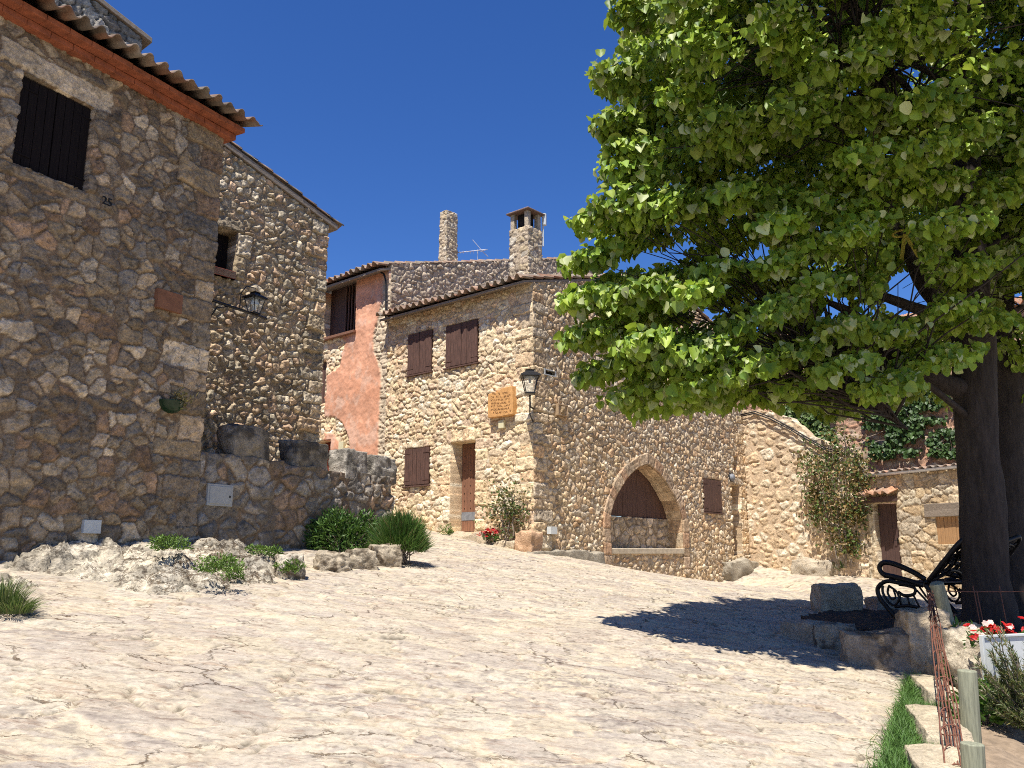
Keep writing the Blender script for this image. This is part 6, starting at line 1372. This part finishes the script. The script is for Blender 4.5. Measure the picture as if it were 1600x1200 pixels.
# weeds, grass
gw = 'weeds on the bedrock and paving'
for k, (px, py, r_, h_, lift, lb) in enumerate(((262, 858, 0.24, 0.10, 0.30, 'bright green weed at the foot of the left house wall'), (338, 893, 0.26, 0.12, 0.22, 'spreading weed in the middle of the bedrock hump'), (366, 905, 0.12, 0.12, 0.06, 'small round weed at the right end of the bedrock hump'), (410, 868, 0.25, 0.09, 0.12, 'low weed under the right side of the low wall'), (452, 893, 0.2, 0.08, 0.08, 'weed between the bedrock and the edging stones'), (697, 836, 0.16, 0.16, 0.0, 'weed at the left of the stone step'))):
    g0 = gpt(px, py, lift); bush('weed', g0, (r_, r_, h_ * 1.5), int(520 * r_ / 0.2), (0.02, 0.05), (0.3, 0.5), [(0.12, 0.21, 0.035), (0.16, 0.25, 0.045), (0.09, 0.16, 0.03)], lb, 'weed', seed=20 + k, stems=0, group=gw, up=0.3, lobes=7)
for k, (px, py, h_, lb) in enumerate(((4, 952, 0.42, 'tall dry grass tuft cut by the left edge of the picture'), (22, 958, 0.22, 'short green grass tuft beside the left bedrock hump'))):
    g0 = gpt(px, py, 0.02); blades('grass_tuft', g0, (0.28, 0.28), h_, 420, 0.006, [(0.13, 0.17, 0.05), (0.22, 0.22, 0.09), (0.09, 0.14, 0.04)], lb, 'grass tuft', seed=40 + k)
# lawn strip along the kerb
rg = np.random.default_rng(31); n = 7500; t = rg.uniform(0, 1, n); kp = np.array([gpt(x, y)[:2] for x, y in ((1430, 1068), (1420, 1110), (1413, 1150), (1405, 1200), (1398, 1260))]); s_ = np.linspace(0, 1, 5)
X = np.interp(t, s_, kp[:, 0]) + rg.normal(size=n) * (0.025 + 0.045 * t) ; Y = np.interp(t, s_, kp[:, 1]) + rg.normal(size=n) * 0.05
ex = [gpt(1455, 1121), gpt(1455, 1191)]; m2 = 1500
for e_ in ex: X = np.concatenate([X, e_[0] + rg.uniform(-0.16, 0.14, m2)]); Y = np.concatenate([Y, e_[1] + rg.normal(size=m2) * 0.035])
n = len(X); B = np.stack([X, Y, ground(X, Y)], -1); D = rg.normal(size=(n, 3)) * 0.45 + (0, 0, 1.0); L_ = rg.uniform(0.04, 0.13, n)
V, F, C = leaves_geo(B, D, rdir(n, rg), L_, np.full(n, 0.006), np.array([(0.10, 0.21, 0.04), (0.14, 0.26, 0.06), (0.08, 0.16, 0.035)])[rg.integers(0, 3, n)] * rg.uniform(0.8, 1.2, (n, 1)), shape='strap', bend=0.3)
tag(np_mesh('grass', V, F, 'herb', None, C), kind='stuff', label='fringe of short green grass along the pale kerb blocks', cat=None)
# green plant among posts, low leafy weeds
g0 = gpt(1490, 1075, 0.1); g0[0] += 0.12; bush('garden_plant', g0, (0.20, 0.28, 0.62), 900, (0.05, 0.10), (0.22, 0.32), [(0.09, 0.19, 0.03), (0.12, 0.24, 0.04), (0.06, 0.13, 0.03)], 'bright green leafy plant growing behind the rusty wire mesh', 'plant', seed=51, up=0.6, lobes=10)
g0 = gpt(1545, 1125, 0.1); bush('garden_plant', g0, (0.24, 0.2, 0.28), 380, (0.05, 0.09), (0.5, 0.7), [(0.09, 0.19, 0.03), (0.13, 0.25, 0.05)], 'small round leaved plant below the white sign', 'plant', seed=52, lobes=7)
g0 = gpt(1480, 1195, 0.05); bush('garden_plant', g0, (0.12, 0.2, 0.3), 300, (0.04, 0.09), (0.25, 0.4), [(0.09, 0.19, 0.03), (0.13, 0.25, 0.05)], 'thin green plant low beside the wire near the bottom edge', 'plant', seed=54, lobes=6) if False else None
# grey green shrub at the right edge
s0 = gpt(1617, 1150, 0.1); n = 7000; rg = np.random.default_rng(61); st_ = root('grey_shrub', s0, 'grey green needle leaved shrub at the right edge in front of the white sign', 'shrub')
PVs, PDs, Cs = [], [], []; mb = MB()
for i in range(130):
    d = rdir(1, rg)[0]; d[2] = abs(d[2]) * 1.2 + 0.25; d /= np.linalg.norm(d); ln = rg.uniform(0.45, 1.0) * (0.62 + 0.25 * d[2]); e_ = s0 + d * (ln, ln, ln) * (0.62, 0.62, 1.0); P = grow(np.array(s0), e_, 0.02, 6, 0.12); mb.tube(P, np.linspace(0.007, 0.003, 6), 4)
    m = 100; t = rg.uniform(0.25, 1, m); q = np.stack([np.interp(t, np.linspace(0, 1, 6), P[:, k]) for k in range(3)], -1); ax = P[-1] - P[-2]; ax /= np.linalg.norm(ax)
    PVs.append(q); PDs.append(ax + rdir(m, rg) * 0.8); pale = rg.uniform(0, 1) < 0.5
    Cs.append(np.array([(0.13, 0.165, 0.055), (0.17, 0.19, 0.08), (0.22, 0.19, 0.07), (0.10, 0.135, 0.045)])[rg.integers(0, 4, m)] * rg.uniform(0.75, 1.25, (m, 1)))
P_, D_, C_ = map(np.concatenate, (PVs, PDs, Cs)); L_ = rg.uniform(0.03, 0.06, len(P_)); V, F, C = leaves_geo(P_, D_, rdir(len(P_), rg), L_, np.full(len(P_), 0.007), C_, shape='strap', bend=0.05); np_mesh('foliage', V, F, 'herb', st_, C); mb.build('stems', 'wood_grey', st_, smooth=True)
# red flowers
def flowers(name, c, rad, nf, label, seed, pals, leaf=200, fs_=0.045):
    rg = np.random.default_rng(seed); c = np.array(c); t = root(name, c, label, 'flowers'); V0, C0, D0, N0, L0 = [], [], [], [], []
    for i in range(nf):
        p = c + rg.normal(size=3) * np.array(rad) * (0.5, 0.5, 0.35) + (0, 0, rad[2]); ax = rdir(1, rg)[0] * 0.5 + (0, -0.5, 0.7); ax /= np.linalg.norm(ax); s1 = np.cross(ax, (1, 0.2, 0)); s1 /= np.linalg.norm(s1); s2 = np.cross(ax, s1); cc = np.array(pals[rg.integers(0, len(pals))])
        V0, C0, D0, N0, L0 = [], [], [], [], []
        for a in np.arange(6) * math.pi / 3: V0.append(p); D0.append(s1 * math.cos(a) + s2 * math.sin(a) + ax * 0.35); N0.append(ax); L0.append(fs_ * rg.uniform(0.8, 1.2)); C0.append(cc * rg.uniform(0.8, 1.15))
        V, F, C = leaves_geo(np.array(V0), np.array(D0), np.array(N0), np.array(L0), np.array(L0) * 0.9, np.array(C0)); np_mesh('bloom', V, F, 'petal', t, C)
    n = leaf; q = c + rg.normal(size=(n, 3)) * np.array(rad) * (0.5, 0.5, 0.3) + (0, 0, rad[2] * 0.4); L_ = rg.uniform(0.03, 0.06, n); V, F, C = leaves_geo(q, rdir(n, rg) + (0, 0, 0.6), rdir(n, rg) + (0, 0, 1), L_, L_ * 0.6, np.array(GRN)[rg.integers(0, 5, n)]); np_mesh('leaves', V, F, 'herb', t, C)
    mb = MB()
    for i in range(12): a = c + rg.normal(size=3) * np.array(rad) * (0.3, 0.3, 0); a[2] = c[2] - 0.1; mb.tube([a, q[i]], 0.005, 4)
    mb.build('stems', 'wood_grey', t)
RED = [(0.55, 0.015, 0.012), (0.62, 0.03, 0.02), (0.45, 0.01, 0.01), (0.75, 0.62, 0.55)]
f0 = at(1560, 985, 7.35); flowers('red_flowers', f0 - (0, 0, 0.14), (0.24, 0.14, 0.13), 46, 'cluster of red and white flowers above the white sign', 71, RED, 260, 0.03)
f0 = FC1.P(*FC1.uv(768, 842, 0.3), 0.3); flowers('red_geranium', f0 - (0, 0, 0.02), (0.22, 0.14, 0.12), 16, 'small dark red geranium on the kerb left of the dry rose bush', 72, [(0.35, 0.01, 0.015), (0.45, 0.02, 0.02)], 120, 0.05)
# roses against the walls
def climber(name, label, fr, stems, nleaf, pal, seed, L=(0.04, 0.085), spread=0.14, w0=0.16, blobs=()):
    rg = np.random.default_rng(seed); pts = [np.array([fr.P(*fr.uv(x, y, w0), w0) for x, y in s]) for s in stems]; t = root(name, pts[0][0], label, 'climber'); mb = MB(); PVs = []
    for P in pts:
        s = np.linspace(0, 1, len(P)); m = 18; Q = np.stack([np.interp(np.linspace(0, 1, m), s, P[:, k]) for k in range(3)], -1); Q[1:-1] = (Q[:-2] + Q[1:-1] * 2 + Q[2:]) / 4 + rg.normal(size=(m - 2, 3)) * 0.015; mb.tube(Q, np.linspace(0.022, 0.006, m), 6)
        for i in range(26):
            a = Q[rg.integers(3, m)]; b = a + rdir(1, rg)[0] * rg.uniform(0.15, 0.45) * (1, 1, 0.8); b += np.array([*fr.n, 0]) * 0.05; mb.tube([a, (a + b) / 2 + rdir(1, rg)[0] * 0.03, b], [0.007, 0.005, 0.003], 4); PVs.append(b + rg.normal(size=(nleaf // (26 * len(pts)) + 1, 3)) * spread)
    for (x, y, n_, r_) in blobs: c = fr.P(*fr.uv(x, y, w0), w0); PVs.append(c + rg.normal(size=(n_, 3)) * r_)
    q = np.concatenate(PVs); dw = (q[:, :2] - fr.O) @ fr.n; q[:, :2] += np.clip(0.07 - dw, 0, None)[:, None] * fr.n; n = len(q); L_ = rg.uniform(*L, n)
    V, F, C = leaves_geo(q, rdir(n, rg) + (0, 0, -0.3), rdir(n, rg) + np.array([*fr.n, 0.6]), L_, L_ * rg.uniform(0.5, 0.8, n), np.array(pal)[rg.integers(0, len(pal), n)] * rg.uniform(0.75, 1.25, (n, 1))); mb.build('stems', 'wood_grey', t, smooth=True); np_mesh('foliage', V, F, 'herb', t, C)
BRN = [(0.20, 0.13, 0.045), (0.16, 0.12, 0.04), (0.12, 0.13, 0.035), (0.25, 0.16, 0.06), (0.09, 0.11, 0.03)]
climber('climbing_rose', 'straggling brown and green climbing rose on the cream wall left of the shed', FW, [[(1322, 888), (1320, 800), (1322, 720), (1318, 660)], [(1330, 888), (1338, 800), (1345, 720)], [(1312, 885), (1290, 800), (1280, 740), (1262, 715)], [(1318, 880), (1305, 770), (1300, 690)]], 2000, [(0.24, 0.15, 0.05), (0.19, 0.14, 0.045), (0.12, 0.15, 0.035), (0.28, 0.18, 0.07), (0.09, 0.14, 0.03), (0.11, 0.17, 0.04)], 81, L=(0.05, 0.10), spread=0.16, blobs=((1277, 800, 160, 0.16), (1270, 775, 90, 0.13), (1336, 800, 180, 0.15), (1330, 850, 200, 0.15), (1342, 745, 120, 0.13)))
climber('rose_bush', 'half dry rose bush against the sunlit front near the house corner', FC1, [[(797, 845), (792, 800), (785, 765)], [(800, 845), (803, 800), (800, 770)], [(792, 845), (782, 810), (772, 790)]], 420, BRN + [(0.07, 0.12, 0.03)] * 3, 82, L=(0.035, 0.07), spread=0.07, w0=0.20, blobs=((797, 800, 130, 0.09), (806, 795, 60, 0.07)))
g0 = gpt(1330, 900); g0 = g0 + (0, 0.25, 0.05); g0[2] = float(ground(*g0[:2])); blades('iris_clump', g0, (0.62, 0.4), 0.72, 330, 0.030, [(0.08, 0.16, 0.04), (0.11, 0.21, 0.05), (0.06, 0.12, 0.035)], 'clump of strappy green iris at the foot of the climbing rose', 'plant', seed=83, droop=0.4)
# ivy on the rear wall
def ivy(label, regs, seed, pal, dens=900):
    rg = np.random.default_rng(seed); q = []
    for (x0, y0, x1, y1) in regs:
        u0, v1 = FF.uv(x0, y0); u1, v0 = FF.uv(x1, y1); n = int(dens * max(0.3, (u1 - u0) * (v1 - v0))); u = rg.uniform(0, 1, n); v = rg.uniform(0, 1, n); 
        k = fbm2(u * 4 + seed, v * 4, seed, 3) > -0.35; edge = (np.abs(u - 0.5) ** 3 + np.abs(v - 0.5) ** 3) * 8 < 1.15 + 0.5 * rg.normal(size=n); m = k & edge; w_ = 0.1 + 0.22 * rg.uniform(0, 1, n)
        q.append(FF.PV(u0 + u[m] * (u1 - u0), v0 + v[m] * (v1 - v0), w_[m]))
    q = np.concatenate(q); t = root('ivy', FF.P(*FF.uv((regs[0][0] + regs[0][2]) / 2, regs[0][3]), 0.1), label, 'ivy', 'ivy on the rear house'); n = len(q); L_ = rg.uniform(0.07, 0.13, n)
    V, F, C = leaves_geo(q, rdir(n, rg) * 0.6 + (0, 0, -0.8), rdir(n, rg) * 0.5 + np.array([*FF.n, 0.5]), L_, L_ * 0.9, np.array(pal)[rg.integers(0, len(pal), n)] * rg.uniform(0.75, 1.2, (n, 1))); np_mesh('foliage', V, F, 'herb', t, C)
    mb = MB(); 
    for i in range(14): a = q[rg.integers(0, n)]; b = q[rg.integers(0, n)]; mb.tube(grow(a, b, 0.0, 6, 0.1), np.full(6, 0.012), 4)
    mb.build('stems', 'wood_grey', t, smooth=True)
IV = [(0.05, 0.10, 0.022), (0.07, 0.13, 0.03), (0.04, 0.08, 0.02)]
ivy('dark green ivy mat in the middle of the rear house wall', [(1356, 655, 1452, 712), (1345, 610, 1500, 660)], 91, IV, 900)
ivy('trimmed ivy patch close to the tree trunk', [(1450, 672, 1502, 714)], 92, IV, 1200)
ivy('paler ivy hanging above the broken top of the cream wall', [(1205, 628, 1312, 702)], 93, [(0.09, 0.16, 0.035), (0.13, 0.19, 0.05), (0.07, 0.12, 0.03)])
